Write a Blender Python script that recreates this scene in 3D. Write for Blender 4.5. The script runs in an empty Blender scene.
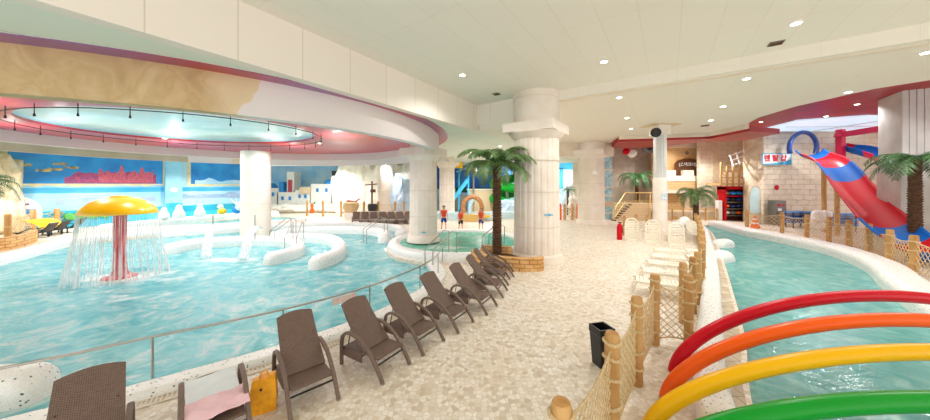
import bpy, bmesh, math, random
from math import sin, cos, pi, radians, sqrt, atan2
from mathutils import Vector, Matrix, noise
random.seed(7)
C = bpy.context.scene
COL = C.collection
H = 3.2; F = 300.0; HY = 185.0

# ------------------------------------------------------------ camera, world, exposure
cam_d = bpy.data.cameras.new('camera'); cam = bpy.data.objects.new('camera', cam_d); COL.objects.link(cam)
cam.location = (0, 0, H); cam.rotation_euler = (pi/2, 0, 0)
cam_d.sensor_width = 36; cam_d.lens = F/930*36; cam_d.shift_y = -25/930; cam_d.clip_end = 300; cam_d.clip_start = .05
C.camera = cam
w = bpy.data.worlds.new('world'); C.world = w; w.use_nodes = True
w.node_tree.nodes['Background'].inputs[0].default_value = (1.0, .99, .975, 1)
w.node_tree.nodes['Background'].inputs[1].default_value = 1.15
C.view_settings.view_transform = 'Standard'; C.view_settings.look = 'None'
C.view_settings.gamma = 1; C.view_settings.use_curve_mapping = False
C.view_settings.exposure = 0.84
C.cycles.use_denoising = True; C.cycles.max_bounces = 8; C.cycles.diffuse_bounces = 5
C.cycles.transparent_max_bounces = 16; C.cycles.sample_clamp_indirect = 6; C.cycles.caustics_reflective = False; C.cycles.caustics_refractive = False
LAMP = 190.0      # power of one ceiling lamp; fill spots under the dome share it

# ------------------------------------------------------------ helpers
def at(px, py, z=0.0):
    d = F*(H-z)/(py-HY); return Vector(((px-465)/F*d, d, z))
def atd(px, d, z=0.0): return Vector(((px-465)/F*d, d, z))
def lin(h):
    h = h.lstrip('#'); r = []
    for i in (0, 2, 4):
        c = int(h[i:i+2], 16)/255; r.append(c/12.92 if c <= .04045 else ((c+.055)/1.055)**2.4)
    return (*r, 1)
def tag(o, label=None, cat=None, group=None, kind=None):
    if label: o['label'] = label
    if cat: o['category'] = cat
    if group: o['group'] = group
    if kind: o['kind'] = kind
    return o
def thing(name, label, cat, loc=(0, 0, 0), rz=0, group=None):
    o = bpy.data.objects.new(name, None); COL.objects.link(o); o.location = loc; o.rotation_euler = (0, 0, rz)
    o.empty_display_size = .1
    return tag(o, label, cat, group)
def kids(o): return [c for c in COL.objects if c.parent == o]
def dup(root, loc, rz=None, label=None, group=None, scale=None):
    r = root.copy(); COL.objects.link(r); r.location = loc
    if rz is not None: r.rotation_euler = (0, 0, rz)
    if scale is not None: r.scale = (scale,)*3 if not isinstance(scale, tuple) else scale
    if label: r['label'] = label
    if group: r['group'] = group
    for ch in kids(root):
        c = ch.copy(); COL.objects.link(c); c.parent = r
        for g in kids(ch):
            d = g.copy(); COL.objects.link(d); d.parent = c
    return r
def spline(pts, n=6, closed=False):
    P = [Vector(p) for p in pts]; out = []; N = len(P)
    rng = range(N) if closed else range(N-1)
    for i in rng:
        if closed: a, b, c, d = P[(i-1) % N], P[i], P[(i+1) % N], P[(i+2) % N]
        else: a, b, c, d = P[max(i-1, 0)], P[i], P[i+1], P[min(i+2, N-1)]
        for k in range(n):
            t = k/n
            out.append(.5*((2*b)+(c-a)*t+(2*a-5*b+4*c-d)*t*t+(3*b-a-3*c+d)*t**3))
    if not closed: out.append(P[-1])
    return out
class MB:
    def __init__(s): s.v = []; s.f = []
    def add(s, v, f, M=None):
        o = len(s.v)
        s.v += [tuple(M @ Vector(p)) if M else tuple(p) for p in v]
        s.f += [tuple(i+o for i in q) for q in f]; return s
    def box(s, c, d, rz=0, M=None):
        x, y, z = [k/2 for k in d]; R = Matrix.Rotation(rz, 3, 'Z')
        v = [Vector(c)+R @ Vector((a*x, b*y, e*z)) for a in (-1, 1) for b in (-1, 1) for e in (-1, 1)]
        return s.add(v, [(0, 1, 3, 2), (4, 6, 7, 5), (0, 4, 5, 1), (2, 3, 7, 6), (0, 2, 6, 4), (1, 5, 7, 3)], M)
    def tube(s, pts, r, n=8, closed=False, up=None, flat=None, cap=True):
        P = [Vector(p) for p in pts]; N = len(P); rs = r if isinstance(r, (list, tuple)) else [r]*N
        v = []; f = []; prev = None
        for i in range(N):
            if closed: t = P[(i+1) % N]-P[(i-1) % N]
            else: t = P[min(i+1, N-1)]-P[max(i-1, 0)]
            if t.length < 1e-9: t = Vector((0, 0, 1))
            t.normalize()
            if up is not None: a = Vector(up)
            else: a = prev if prev is not None else (Vector((0, 0, 1)) if abs(t.z) < .9 else Vector((1, 0, 0)))
            a = (a-t*a.dot(t))
            if a.length < 1e-6: a = Vector((1, 0, 0)) if abs(t.x) < .9 else Vector((0, 1, 0)); a = a-t*a.dot(t)
            a.normalize(); b = t.cross(a); prev = a
            for k in range(n):
                th = 2*pi*k/n
                if flat:   # rounded rectangle section (half sizes along a and b)
                    ca, sa = cos(th), sin(th); q = 4
                    m = (abs(ca)**q+abs(sa)**q)**(1/q); v.append(P[i]+a*(flat[0]*ca/m)+b*(flat[1]*sa/m))
                else: v.append(P[i]+a*(rs[i]*cos(th))+b*(rs[i]*sin(th)))
        m = N if closed else N-1
        for i in range(m):
            for k in range(n):
                j = (i+1) % N
                f.append((i*n+k, i*n+(k+1) % n, j*n+(k+1) % n, j*n+k))
        if not closed and cap: f.append(tuple(range(n))[::-1]); f.append(tuple((N-1)*n+k for k in range(n)))
        return s.add(v, f)
    def lathe(s, prof, c=(0, 0, 0), n=24, fl=0, nf=0, M=None):
        v = []; f = []
        for (r, z) in prof:
            for k in range(n):
                th = 2*pi*k/n; rr = r
                if fl: rr = r*(1-fl*max(0, sin(th*nf))**.7)
                v.append((c[0]+rr*cos(th), c[1]+rr*sin(th), c[2]+z))
        for i in range(len(prof)-1):
            for k in range(n): f.append((i*n+k, i*n+(k+1) % n, (i+1)*n+(k+1) % n, (i+1)*n+k))
        f.append(tuple(range(n))[::-1]); f.append(tuple((len(prof)-1)*n+k for k in range(n)))
        return s.add(v, f, M)
    def ball(s, c, r, n=12, m=8, sc=(1, 1, 1)):
        v = []; f = []
        for i in range(m+1):
            a = pi*i/m-pi/2
            for k in range(n): th = 2*pi*k/n; v.append((c[0]+r*sc[0]*cos(a)*cos(th), c[1]+r*sc[1]*cos(a)*sin(th), c[2]+r*sc[2]*sin(a)))
        for i in range(m):
            for k in range(n): f.append((i*n+k, i*n+(k+1) % n, (i+1)*n+(k+1) % n, (i+1)*n+k))
        return s.add(v, f)
    def prism(s, poly, z0, z1):
        n = len(poly); v = [(p[0], p[1], z0) for p in poly]+[(p[0], p[1], z1) for p in poly]
        f = [tuple(range(n))[::-1], tuple(range(n, 2*n))]+[(i, (i+1) % n, (i+1) % n+n, i+n) for i in range(n)]
        return s.add(v, f)
    def build(s, name, m, parent=None, smooth=False, loc=None, rz=None, angle=40, weld=False):
        me = bpy.data.meshes.new(name); me.from_pydata(s.v, [], s.f); me.update()
        if weld or True:
            bm = bmesh.new(); bm.from_mesh(me); bmesh.ops.remove_doubles(bm, verts=bm.verts, dist=1e-5) if weld else None
            bmesh.ops.recalc_face_normals(bm, faces=bm.faces); bm.to_mesh(me); bm.free()
        if smooth:
            me.polygons.foreach_set('use_smooth', [True]*len(me.polygons))
            try: me.set_sharp_from_angle(angle=radians(angle))
            except Exception: pass
        o = bpy.data.objects.new(name, me); COL.objects.link(o)
        for q in (m if isinstance(m, (list, tuple)) else [m]): me.materials.append(q)
        if parent: o.parent = parent
        if loc is not None: o.location = loc
        if rz is not None: o.rotation_euler = (0, 0, rz)
        return o
def struct(o): o['kind'] = 'structure'; return o
def fill(name, polys, z, thick, m):
    cu = bpy.data.curves.new(name, 'CURVE'); cu.dimensions = '2D'; cu.fill_mode = 'BOTH'; cu.extrude = thick/2
    for p in polys:
        sp = cu.splines.new('POLY'); sp.points.add(len(p)-1); sp.use_cyclic_u = True
        for i, q in enumerate(p): sp.points[i].co = (q[0], q[1], 0, 1)
    t = bpy.data.objects.new('tmp', cu); COL.objects.link(t); bpy.context.view_layer.update()
    me = bpy.data.meshes.new_from_object(t.evaluated_get(bpy.context.evaluated_depsgraph_get()))
    bpy.data.objects.remove(t); bpy.data.curves.remove(cu)
    me.name = name; me.materials.clear(); me.materials.append(m)
    for p in me.polygons: p.use_smooth = False
    o = bpy.data.objects.new(name, me); COL.objects.link(o); o.location = (0, 0, z)
    return o
def text(name, body, size, m, parent, M, ext=.004, bold=0.0):
    cu = bpy.data.curves.new(name, 'FONT'); cu.body = body; cu.size = size; cu.extrude = ext; cu.align_x = 'CENTER'; cu.align_y = 'CENTER'; cu.offset = bold
    t = bpy.data.objects.new('tmp', cu); COL.objects.link(t); bpy.context.view_layer.update()
    me = bpy.data.meshes.new_from_object(t.evaluated_get(bpy.context.evaluated_depsgraph_get()))
    bpy.data.objects.remove(t); bpy.data.curves.remove(cu); me.transform(M); me.materials.clear(); me.materials.append(m)
    o = bpy.data.objects.new(name, me); COL.objects.link(o); o.parent = parent
    return o

# ------------------------------------------------------------ materials
def mk(name):
    m = bpy.data.materials.new(name); m.use_nodes = True; nt = m.node_tree; nt.nodes.clear()
    return m, nt, (lambda t, **k: node(nt, t, **k))
def node(nt, t, **k):
    n = nt.nodes.new(t)
    for a, b in k.items():
        if hasattr(n, a): setattr(n, a, b)
    return n
def sin_(n, **k):
    for a, b in k.items(): n.inputs[a.replace('_', ' ')].default_value = b
def mat(name, col, rough=.5, metal=0.0, var=None, vscale=3.0, vamt=.5, bump=0.0, bscale=20.0, spec=.5, emit=0, emitcol=None, coat=0, detail=3, stretch=None):
    m, nt, N = mk(name); out = N('ShaderNodeOutputMaterial'); b = N('ShaderNodeBsdfPrincipled'); nt.links.new(b.outputs[0], out.inputs[0])
    b.inputs['Base Color'].default_value = lin(col); b.inputs['Roughness'].default_value = rough; b.inputs['Metallic'].default_value = metal
    b.inputs['Specular IOR Level'].default_value = spec; b.inputs['Coat Weight'].default_value = coat
    tc = N('ShaderNodeTexCoord'); mp = N('ShaderNodeMapping'); nt.links.new(tc.outputs['Object'], mp.inputs[0])
    if stretch: mp.inputs['Scale'].default_value = stretch
    nz = N('ShaderNodeTexNoise'); nz.inputs['Scale'].default_value = vscale; nz.inputs['Detail'].default_value = detail; nt.links.new(mp.outputs[0], nz.inputs['Vector'])
    mx = N('ShaderNodeMix', data_type='RGBA'); mx.inputs['A'].default_value = lin(col); mx.inputs['B'].default_value = lin(var or col)
    rp = N('ShaderNodeMapRange'); rp.inputs['From Min'].default_value = .35; rp.inputs['From Max'].default_value = .68; rp.inputs['To Max'].default_value = vamt*2 if vamt < .5 else 1
    nt.links.new(nz.outputs[0], rp.inputs[0]); nt.links.new(rp.outputs[0], mx.inputs['Factor']); nt.links.new(mx.outputs['Result'], b.inputs['Base Color'])
    if bump:
        n2 = N('ShaderNodeTexNoise'); n2.inputs['Scale'].default_value = bscale; n2.inputs['Detail'].default_value = 4; nt.links.new(mp.outputs[0], n2.inputs['Vector'])
        bp = N('ShaderNodeBump'); bp.inputs['Strength'].default_value = bump; bp.inputs['Distance'].default_value = .02
        nt.links.new(n2.outputs[0], bp.inputs['Height']); nt.links.new(bp.outputs[0], b.inputs['Normal'])
    if emit: b.inputs['Emission Color'].default_value = lin(emitcol or col); b.inputs['Emission Strength'].default_value = emit
    return m
def brick(name, c1, c2, mort, bw, bh, ms=.02, mode='wall', rough=.7, bump=.4, offset=.5, noisec=None, namt=.5, coat=0, warp=0):
    m, nt, N = mk(name); out = N('ShaderNodeOutputMaterial'); b = N('ShaderNodeBsdfPrincipled'); nt.links.new(b.outputs[0], out.inputs[0])
    b.inputs['Roughness'].default_value = rough; b.inputs['Coat Weight'].default_value = coat
    tc = N('ShaderNodeTexCoord'); sp = N('ShaderNodeSeparateXYZ'); cb = N('ShaderNodeCombineXYZ'); L = nt.links.new
    L(tc.outputs['Object'], sp.inputs[0])
    if mode == 'wall':
        ad = N('ShaderNodeMath', operation='ADD'); L(sp.outputs[0], ad.inputs[0]); L(sp.outputs[1], ad.inputs[1]); L(ad.outputs[0], cb.inputs[0]); L(sp.outputs[2], cb.inputs[1])
    else:
        L(sp.outputs[0], cb.inputs[0]); L(sp.outputs[1], cb.inputs[1])
    vec = cb.outputs[0]
    if warp:
        nw = N('ShaderNodeTexNoise'); nw.inputs['Scale'].default_value = 2; L(vec, nw.inputs['Vector'])
        sc = N('ShaderNodeVectorMath', operation='SCALE'); sc.inputs['Scale'].default_value = warp; L(nw.outputs['Color'], sc.inputs[0])
        av = N('ShaderNodeVectorMath', operation='ADD'); L(vec, av.inputs[0]); L(sc.outputs[0], av.inputs[1]); vec = av.outputs[0]
    br = N('ShaderNodeTexBrick'); br.offset = offset; sin_(br, Scale=1.0, Mortar_Size=ms, Brick_Width=bw, Row_Height=bh, Mortar_Smooth=.2)
    br.inputs['Color1'].default_value = lin(c1); br.inputs['Color2'].default_value = lin(c2); br.inputs['Mortar'].default_value = lin(mort)
    L(vec, br.inputs['Vector'])
    nz = N('ShaderNodeTexNoise'); nz.inputs['Scale'].default_value = 2.5; nz.inputs['Detail'].default_value = 5; L(tc.outputs['Object'], nz.inputs['Vector'])
    mx = N('ShaderNodeMix', data_type='RGBA'); L(br.outputs['Color'], mx.inputs['A']); mx.inputs['B'].default_value = lin(noisec or c1)
    rp = N('ShaderNodeMapRange'); rp.inputs['From Min'].default_value = .4; rp.inputs['From Max'].default_value = .75; rp.inputs['To Max'].default_value = namt if noisec else 0
    L(nz.outputs[0], rp.inputs[0]); L(rp.outputs[0], mx.inputs['Factor']); L(mx.outputs['Result'], b.inputs['Base Color'])
    bp = N('ShaderNodeBump'); bp.inputs['Strength'].default_value = bump; bp.inputs['Distance'].default_value = .02; bp.invert = True
    L(br.outputs['Fac'], bp.inputs['Height']); L(bp.outputs[0], b.inputs['Normal'])
    return m
def ramp(nt, fac, stops, interp='LINEAR'):
    r = nt.nodes.new('ShaderNodeValToRGB'); e = r.color_ramp.elements; r.color_ramp.interpolation = interp
    e[0].position, e[0].color = stops[0][0], lin(stops[0][1]); e[1].position, e[1].color = stops[-1][0], lin(stops[-1][1])
    for p, c in stops[1:-1]: q = e.new(p); q.color = lin(c)
    nt.links.new(fac, r.inputs[0]); return r
def pebble_mat(name, stops, grout, scale=9, rough=.45):
    m, nt, N = mk(name); L = nt.links.new; out = N('ShaderNodeOutputMaterial'); b = N('ShaderNodeBsdfPrincipled'); L(b.outputs[0], out.inputs[0])
    b.inputs['Roughness'].default_value = rough
    tc = N('ShaderNodeTexCoord'); v = N('ShaderNodeTexVoronoi'); v.inputs['Scale'].default_value = scale; v.inputs['Randomness'].default_value = .75; L(tc.outputs['Object'], v.inputs['Vector'])
    e = N('ShaderNodeTexVoronoi', feature='DISTANCE_TO_EDGE'); e.inputs['Scale'].default_value = scale; e.inputs['Randomness'].default_value = .75; L(tc.outputs['Object'], e.inputs['Vector'])
    sp = N('ShaderNodeSeparateColor'); L(v.outputs['Color'], sp.inputs[0])
    r = ramp(nt, sp.outputs[0], stops)
    big = N('ShaderNodeTexNoise'); big.inputs['Scale'].default_value = .55; big.inputs['Detail'].default_value = 5; L(tc.outputs['Object'], big.inputs['Vector'])
    rr = N('ShaderNodeMapRange'); rr.inputs['From Min'].default_value = .45; rr.inputs['From Max'].default_value = .75; rr.inputs['To Max'].default_value = .3; L(big.outputs[0], rr.inputs[0])
    mb = N('ShaderNodeMix', data_type='RGBA'); L(rr.outputs[0], mb.inputs['Factor']); L(r.outputs[0], mb.inputs['A']); mb.inputs['B'].default_value = lin('#d2b184')
    g = N('ShaderNodeMapRange'); g.inputs['From Min'].default_value = .03; g.inputs['From Max'].default_value = .07; L(e.outputs[0], g.inputs[0])
    mx = N('ShaderNodeMix', data_type='RGBA'); L(g.outputs[0], mx.inputs['Factor']); mx.inputs['A'].default_value = lin(grout); L(mb.outputs['Result'], mx.inputs['B'])
    L(mx.outputs['Result'], b.inputs['Base Color'])
    bp = N('ShaderNodeBump'); bp.inputs['Strength'].default_value = .25; bp.inputs['Distance'].default_value = .01; L(g.outputs[0], bp.inputs['Height']); L(bp.outputs[0], b.inputs['Normal'])
    return m
def terrazzo(name, base, scale=11):
    m, nt, N = mk(name); L = nt.links.new; out = N('ShaderNodeOutputMaterial'); b = N('ShaderNodeBsdfPrincipled'); L(b.outputs[0], out.inputs[0])
    b.inputs['Roughness'].default_value = .4
    tc = N('ShaderNodeTexCoord'); v = N('ShaderNodeTexVoronoi'); v.inputs['Scale'].default_value = scale; L(tc.outputs['Object'], v.inputs['Vector'])
    lt = N('ShaderNodeMath', operation='LESS_THAN'); lt.inputs[1].default_value = .23; L(v.outputs['Distance'], lt.inputs[0])
    sp = N('ShaderNodeSeparateColor'); L(v.outputs['Color'], sp.inputs[0]); g2 = N('ShaderNodeMath', operation='GREATER_THAN'); g2.inputs[1].default_value = .45; L(sp.outputs[0], g2.inputs[0])
    mu = N('ShaderNodeMath', operation='MULTIPLY'); L(lt.outputs[0], mu.inputs[0]); L(g2.outputs[0], mu.inputs[1])
    r = ramp(nt, sp.outputs[1], [(0, '#2f4a44'), (.5, '#4d4a48'), (1, '#3c7f8c')])
    nz = N('ShaderNodeTexNoise'); nz.inputs['Scale'].default_value = 45; L(tc.outputs['Object'], nz.inputs['Vector'])
    bc = ramp(nt, nz.outputs[0], [(.35, base), (.65, '#f4f3ef')])
    mx = N('ShaderNodeMix', data_type='RGBA'); L(mu.outputs[0], mx.inputs['Factor']); L(bc.outputs[0], mx.inputs['A']); L(r.outputs[0], mx.inputs['B']); L(mx.outputs['Result'], b.inputs['Base Color'])
    return m
def water(name, tint, body, bodymix, foams=(), wscale=2.2, bumps=.25, stretch=(1, 1, 1), streak=0.0):
    m, nt, N = mk(name); L = nt.links.new; out = N('ShaderNodeOutputMaterial')
    tc = N('ShaderNodeTexCoord'); mp = N('ShaderNodeMapping'); mp.inputs['Scale'].default_value = stretch; L(tc.outputs['Object'], mp.inputs[0])
    n1 = N('ShaderNodeTexNoise'); n1.inputs['Scale'].default_value = wscale; n1.inputs['Detail'].default_value = 5; n1.inputs['Distortion'].default_value = 1.2; L(mp.outputs[0], n1.inputs['Vector'])
    bp = N('ShaderNodeBump'); bp.inputs['Strength'].default_value = bumps; bp.inputs['Distance'].default_value = .1; L(n1.outputs[0], bp.inputs['Height'])
    tr = N('ShaderNodeBsdfTransparent'); tr.inputs[0].default_value = lin(tint)
    df = N('ShaderNodeBsdfDiffuse'); L(bp.outputs[0], df.inputs['Normal'])
    n3 = N('ShaderNodeTexNoise'); n3.inputs['Scale'].default_value = 1.3; n3.inputs['Detail'].default_value = 9; n3.inputs['Roughness'].default_value = .65; n3.inputs['Distortion'].default_value = 1.5; L(mp.outputs[0], n3.inputs['Vector'])
    br = ramp(nt, n3.outputs[0], [(.36, body[0]), (.52, body[1]), (.66, body[2])]); L(br.outputs[0], df.inputs[0])
    m1 = N('ShaderNodeMixShader'); m1.inputs[0].default_value = bodymix; L(tr.outputs[0], m1.inputs[1]); L(df.outputs[0], m1.inputs[2])
    # foam: churned white patches
    last = m1.outputs[0]
    if foams:
        n4 = N('ShaderNodeTexNoise'); n4.inputs['Scale'].default_value = 1.6; n4.inputs['Detail'].default_value = 7; n4.inputs['Distortion'].default_value = .8; L(tc.outputs['Object'], n4.inputs['Vector'])
        acc = None
        for (fx, fy, rx, ry, amt) in foams:
            sb = N('ShaderNodeVectorMath', operation='SUBTRACT'); L(tc.outputs['Object'], sb.inputs[0]); sb.inputs[1].default_value = (fx, fy, 0)
            ml = N('ShaderNodeVectorMath', operation='MULTIPLY'); L(sb.outputs[0], ml.inputs[0]); ml.inputs[1].default_value = (1/rx, 1/ry, 0)
            ln = N('ShaderNodeVectorMath', operation='LENGTH'); L(ml.outputs[0], ln.inputs[0])
            r = N('ShaderNodeMapRange'); r.inputs['From Min'].default_value = 1; r.inputs['From Max'].default_value = 0; r.inputs['To Max'].default_value = amt; L(ln.outputs['Value'], r.inputs[0])
            if acc is None: acc = r.outputs[0]
            else:
                a = N('ShaderNodeMath', operation='MAXIMUM'); L(acc, a.inputs[0]); L(r.outputs[0], a.inputs[1]); acc = a.outputs[0]
        ad = N('ShaderNodeMath', operation='ADD'); L(acc, ad.inputs[0]); L(n4.outputs[0], ad.inputs[1])
        r = N('ShaderNodeMapRange'); r.inputs['From Min'].default_value = .78; r.inputs['From Max'].default_value = 1.15; r.inputs['To Max'].default_value = .95; L(ad.outputs[0], r.inputs[0])
        fd = N('ShaderNodeBsdfDiffuse'); fd.inputs[0].default_value = lin('#f6fafa'); L(bp.outputs[0], fd.inputs['Normal'])
        m3 = N('ShaderNodeMixShader'); L(r.outputs[0], m3.inputs[0]); L(last, m3.inputs[1]); L(fd.outputs[0], m3.inputs[2]); last = m3.outputs[0]
    fr = N('ShaderNodeFresnel'); fr.inputs['IOR'].default_value = 1.33; L(bp.outputs[0], fr.inputs['Normal'])
    gl = N('ShaderNodeBsdfGlossy'); gl.inputs['Roughness'].default_value = .06; L(bp.outputs[0], gl.inputs['Normal'])
    fc = N('ShaderNodeMath', operation='MINIMUM'); L(fr.outputs[0], fc.inputs[0]); fc.inputs[1].default_value = .28
    m2 = N('ShaderNodeMixShader'); L(fc.outputs[0], m2.inputs[0]); L(last, m2.inputs[1]); L(gl.outputs[0], m2.inputs[2]); L(m2.outputs[0], out.inputs[0])
    return m
def weave_mat(name, c1, c2):
    m, nt, N = mk(name); L = nt.links.new; out = N('ShaderNodeOutputMaterial'); b = N('ShaderNodeBsdfPrincipled'); L(b.outputs[0], out.inputs[0]); b.inputs['Roughness'].default_value = .55
    tc = N('ShaderNodeTexCoord'); sp = N('ShaderNodeSeparateXYZ'); cb = N('ShaderNodeCombineXYZ'); L(tc.outputs['Object'], sp.inputs[0])
    a = N('ShaderNodeMath', operation='SUBTRACT'); L(sp.outputs[2], a.inputs[0]); L(sp.outputs[0], a.inputs[1])
    L(sp.outputs[1], cb.inputs[0]); L(a.outputs[0], cb.inputs[1])
    br = N('ShaderNodeTexBrick'); br.offset = .5; sin_(br, Scale=1.0, Mortar_Size=.0035, Brick_Width=.034, Row_Height=.016, Mortar_Smooth=.6)
    br.inputs['Color1'].default_value = lin(c1); br.inputs['Color2'].default_value = lin(c2); br.inputs['Mortar'].default_value = lin('#2c221d'); L(cb.outputs[0], br.inputs['Vector'])
    L(br.outputs['Color'], b.inputs['Base Color']); bp = N('ShaderNodeBump'); bp.invert = True; bp.inputs['Strength'].default_value = .6; bp.inputs['Distance'].default_value = .006
    L(br.outputs['Fac'], bp.inputs['Height']); L(bp.outputs[0], b.inputs['Normal']); return m

M = {}
M['deck'] = pebble_mat('deck_stone', [(0, '#c9b79e'), (.3, '#ded2c0'), (.65, '#e8dfd2'), (1, '#f0eae0')], '#d2c5b2', 12)
M['strip'] = brick('path_tile', '#d9cdb8', '#c3b195', '#9c8c74', .3, .3, .012, 'floor', noisec='#a8967a', namt=.5)
M['poolfloor'] = brick('pool_tile', '#9fdfe2', '#b5e8e8', '#88cfd4', .25, .25, .01, 'floor', rough=.4)
M['riverfloor'] = brick('river_tile', '#7cc4bf', '#92d2cc', '#6ab4b0', .25, .25, .01, 'floor', rough=.4)
M['terrazzo'] = terrazzo('white_terrazzo', '#e7e5e0', 17)
M['terrazzo2'] = terrazzo('fine_terrazzo', '#dfe3e2', 22)
M['ceil'] = brick('ceiling_panel', '#f0ece1', '#eeeadf', '#e2dccd', .8, 2.4, .006, 'floor', bump=.1, offset=0)
M['ceil2'] = brick('ceiling_panel_low', '#ebe5d8', '#e9e3d6', '#dcd5c6', 1.6, 2.4, .004, 'floor', bump=.1, offset=0)
M['fascia'] = brick('fascia_panel', '#efe7dc', '#ece4d8', '#d6ccbd', 1.37, 40, .012, 'wall', bump=.1, offset=0)
M['soffit'] = brick('soffit_panel', '#e4eadd', '#e1e7da', '#a2aa9c', 1.7, 9, .012, 'floor', bump=.1, offset=0)
M['cream'] = mat('cream_plaster', '#e9dfce', .6, var='#e2d4be', vscale=1.2, bump=.1)
M['column'] = mat('column_stone', '#ece2d8', .55, var='#e4d8ca', vscale=2, bump=.08, bscale=30)
M['joint'] = mat('column_joint', '#cbbfae', .8)
M['white'] = mat('white_paint', '#f2f1ed', .45, var='#e8e8e4', vscale=4, bump=.1)
M['whiterock'] = mat('white_rock', '#f3f0ea', .7, var='#e3dccf', vscale=1.5, bump=.8, bscale=4)
M['beigerock'] = mat('beige_rock', '#e6d9c0', .75, var='#c9b694', vscale=1.5, bump=.8, bscale=4)
M['greyrock'] = mat('grey_rock', '#cbc0b0', .8, var='#b4a896', vscale=2, bump=.8, bscale=6)
M['stone'] = brick('castle_stone', '#e2d6c2', '#d8c9b0', '#b4a48a', .95, .42, .02, 'wall', noisec='#e6dcc8', namt=.7, warp=.25, bump=.8)
M['brickwall'] = brick('sand_brick', '#dcb985', '#d2ad78', '#b39264', .5, .25, .02, 'wall', noisec='#dcbb88', namt=.5)
M['planter'] = brick('planter_brick', '#e0b070', '#cf9a58', '#9a6e3c', .34, .15, .018, 'wall', noisec='#eac992', namt=.6, warp=.05)
M['concrete'] = mat('concrete', '#cbc9c4', .8, var='#b8b5ae', vscale=1.2, bump=.5, bscale=10)
M['concretelt'] = mat('ribbed_concrete', '#d6d6d4', .7, var='#c6c5c2', vscale=1.2, bump=.3, bscale=12)
M['redceil'] = mat('red_ceiling', '#b3101e', .4, var='#960e1a', vscale=.6)
M['redpink'] = mat('red_mirror', '#c8382f', .35, var='#b8486c', vscale=.3, coat=.1, detail=2, vamt=.6)
M['redband'] = mat('red_band', '#bc2c3c', .3, var='#94609c', vscale=.3, coat=.2, detail=2)
M['dome'] = mat('dome_sky', '#cfe6e4', .35, var='#e2f2ef', vscale=.35, coat=.3)
M['black'] = mat('black_plastic', '#17171a', .4)
M['darkmetal'] = mat('dark_metal', '#3b3836', .4, .6)
M['steel'] = mat('stainless_steel', '#a9a59f', .28, .9)
M['lamp'] = mat('lamp_glow', '#ffffff', .5, emit=9, emitcol='#fff3dc')
M['trim'] = mat('lamp_trim', '#f4f2ec', .4)
M['skylight'] = mat('skylight_panel', '#d9ecf6', .5, emit=.42, emitcol='#bcdcf0')
M['wicker'] = weave_mat('brown_wicker', '#7f6659', '#907668')
M['wickerarm'] = mat('brown_wicker_arm', '#6a564b', .5, var='#7e6a5e', vscale=60, bump=.5, bscale=120)
M['wood'] = mat('post_wood', '#cfa468', .65, var='#ab7c42', vscale=6, bump=.4, bscale=30, stretch=(1, 1, .15))
M['woodend'] = mat('post_wood_end', '#cf9d5c', .65, var='#b07b3c', vscale=14)
M['woodlt'] = mat('pale_wood', '#d6b27c', .65, var='#b88f58', vscale=8, bump=.3)
M['wooddk'] = mat('dark_wood', '#6e4320', .6, var='#4e2c12', vscale=5, bump=.4, stretch=(3, 3, .3))
M['rope'] = mat('rope', '#dcc398', .8, var='#c4a674', vscale=30, bump=.6, bscale=90)
M['plastic'] = mat('white_plastic', '#f3eee0', .35, var='#ece5d2', vscale=3)
M['trunk'] = mat('palm_trunk', '#6a4a30', .85, var='#3f2a1a', vscale=14, bump=1, bscale=30)
M['leaf'] = mat('palm_leaf', '#3d6632', .45, var='#728f4e', vscale=3, spec=.6)
M['leafdk'] = mat('palm_leaf_dark', '#2c5a34', .45, var='#4f7d44', vscale=3)
for n, c in dict(red='#c8001c', orange='#ee5c08', yellow='#f2b600', green='#0a9428', slide_red='#c00c18', slide_blue='#0c62b8').items():
    M[n] = mat(n+'_gloss', c, .6 if 'slide' in n else .3, var=c, spec=.22)
M['mush'] = mat('mushroom_yellow', '#f9c808', .3, coat=.4, var='#f3b806', vscale=2)
M['mushpole'] = mat('mushroom_pole', '#c8434c', .35, var='#e58a8a', vscale=3, coat=.3, stretch=(4, 4, .6))
M['navy'] = mat('navy_plastic', '#153a80', .3, coat=.4)
M['blue'] = mat('blue_paint', '#1b7fd0', .5, var='#2f9ae0', vscale=1)
M['cyan'] = mat('cyan_paint', '#29a8d8', .5, var='#4cc0e2', vscale=1)
M['ltblue'] = mat('light_blue_paint', '#b7dcef', .5, var='#cbe8f5', vscale=.7)
M['gold'] = mat('yellow_metal', '#d8b46a', .4, .3)
M['magenta'] = mat('pink_red_plastic', '#dc1f4c', .4)
M['cone'] = mat('cone_orange', '#f0651c', .5)
M['bag'] = mat('yellow_bag', '#f0a90a', .45, var='#d88f06', vscale=12, bump=.3)
M['towel'] = mat('white_towel', '#f0f5f8', .9, var='#e6eff4', vscale=6, bump=.5, bscale=80)
M['towelp'] = mat('pink_towel', '#f3cfd6', .9, var='#efc3cd', vscale=6, bump=.5, bscale=80)
M['skin'] = mat('skin', '#d9a583', .55); M['hair'] = mat('black_hair', '#1d1614', .6); M['vest'] = mat('orange_vest', '#f2502a', .6, var='#e2401e', vscale=8)
M['shorts'] = mat('blue_shorts', '#1c3f9c', .7); M['shortsb'] = mat('black_shorts', '#1a1c24', .7)
M['grey'] = mat('grey_metal', '#7d7a72', .5, .2); M['tan'] = mat('tan_paint', '#dcc6a0', .6)
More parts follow.
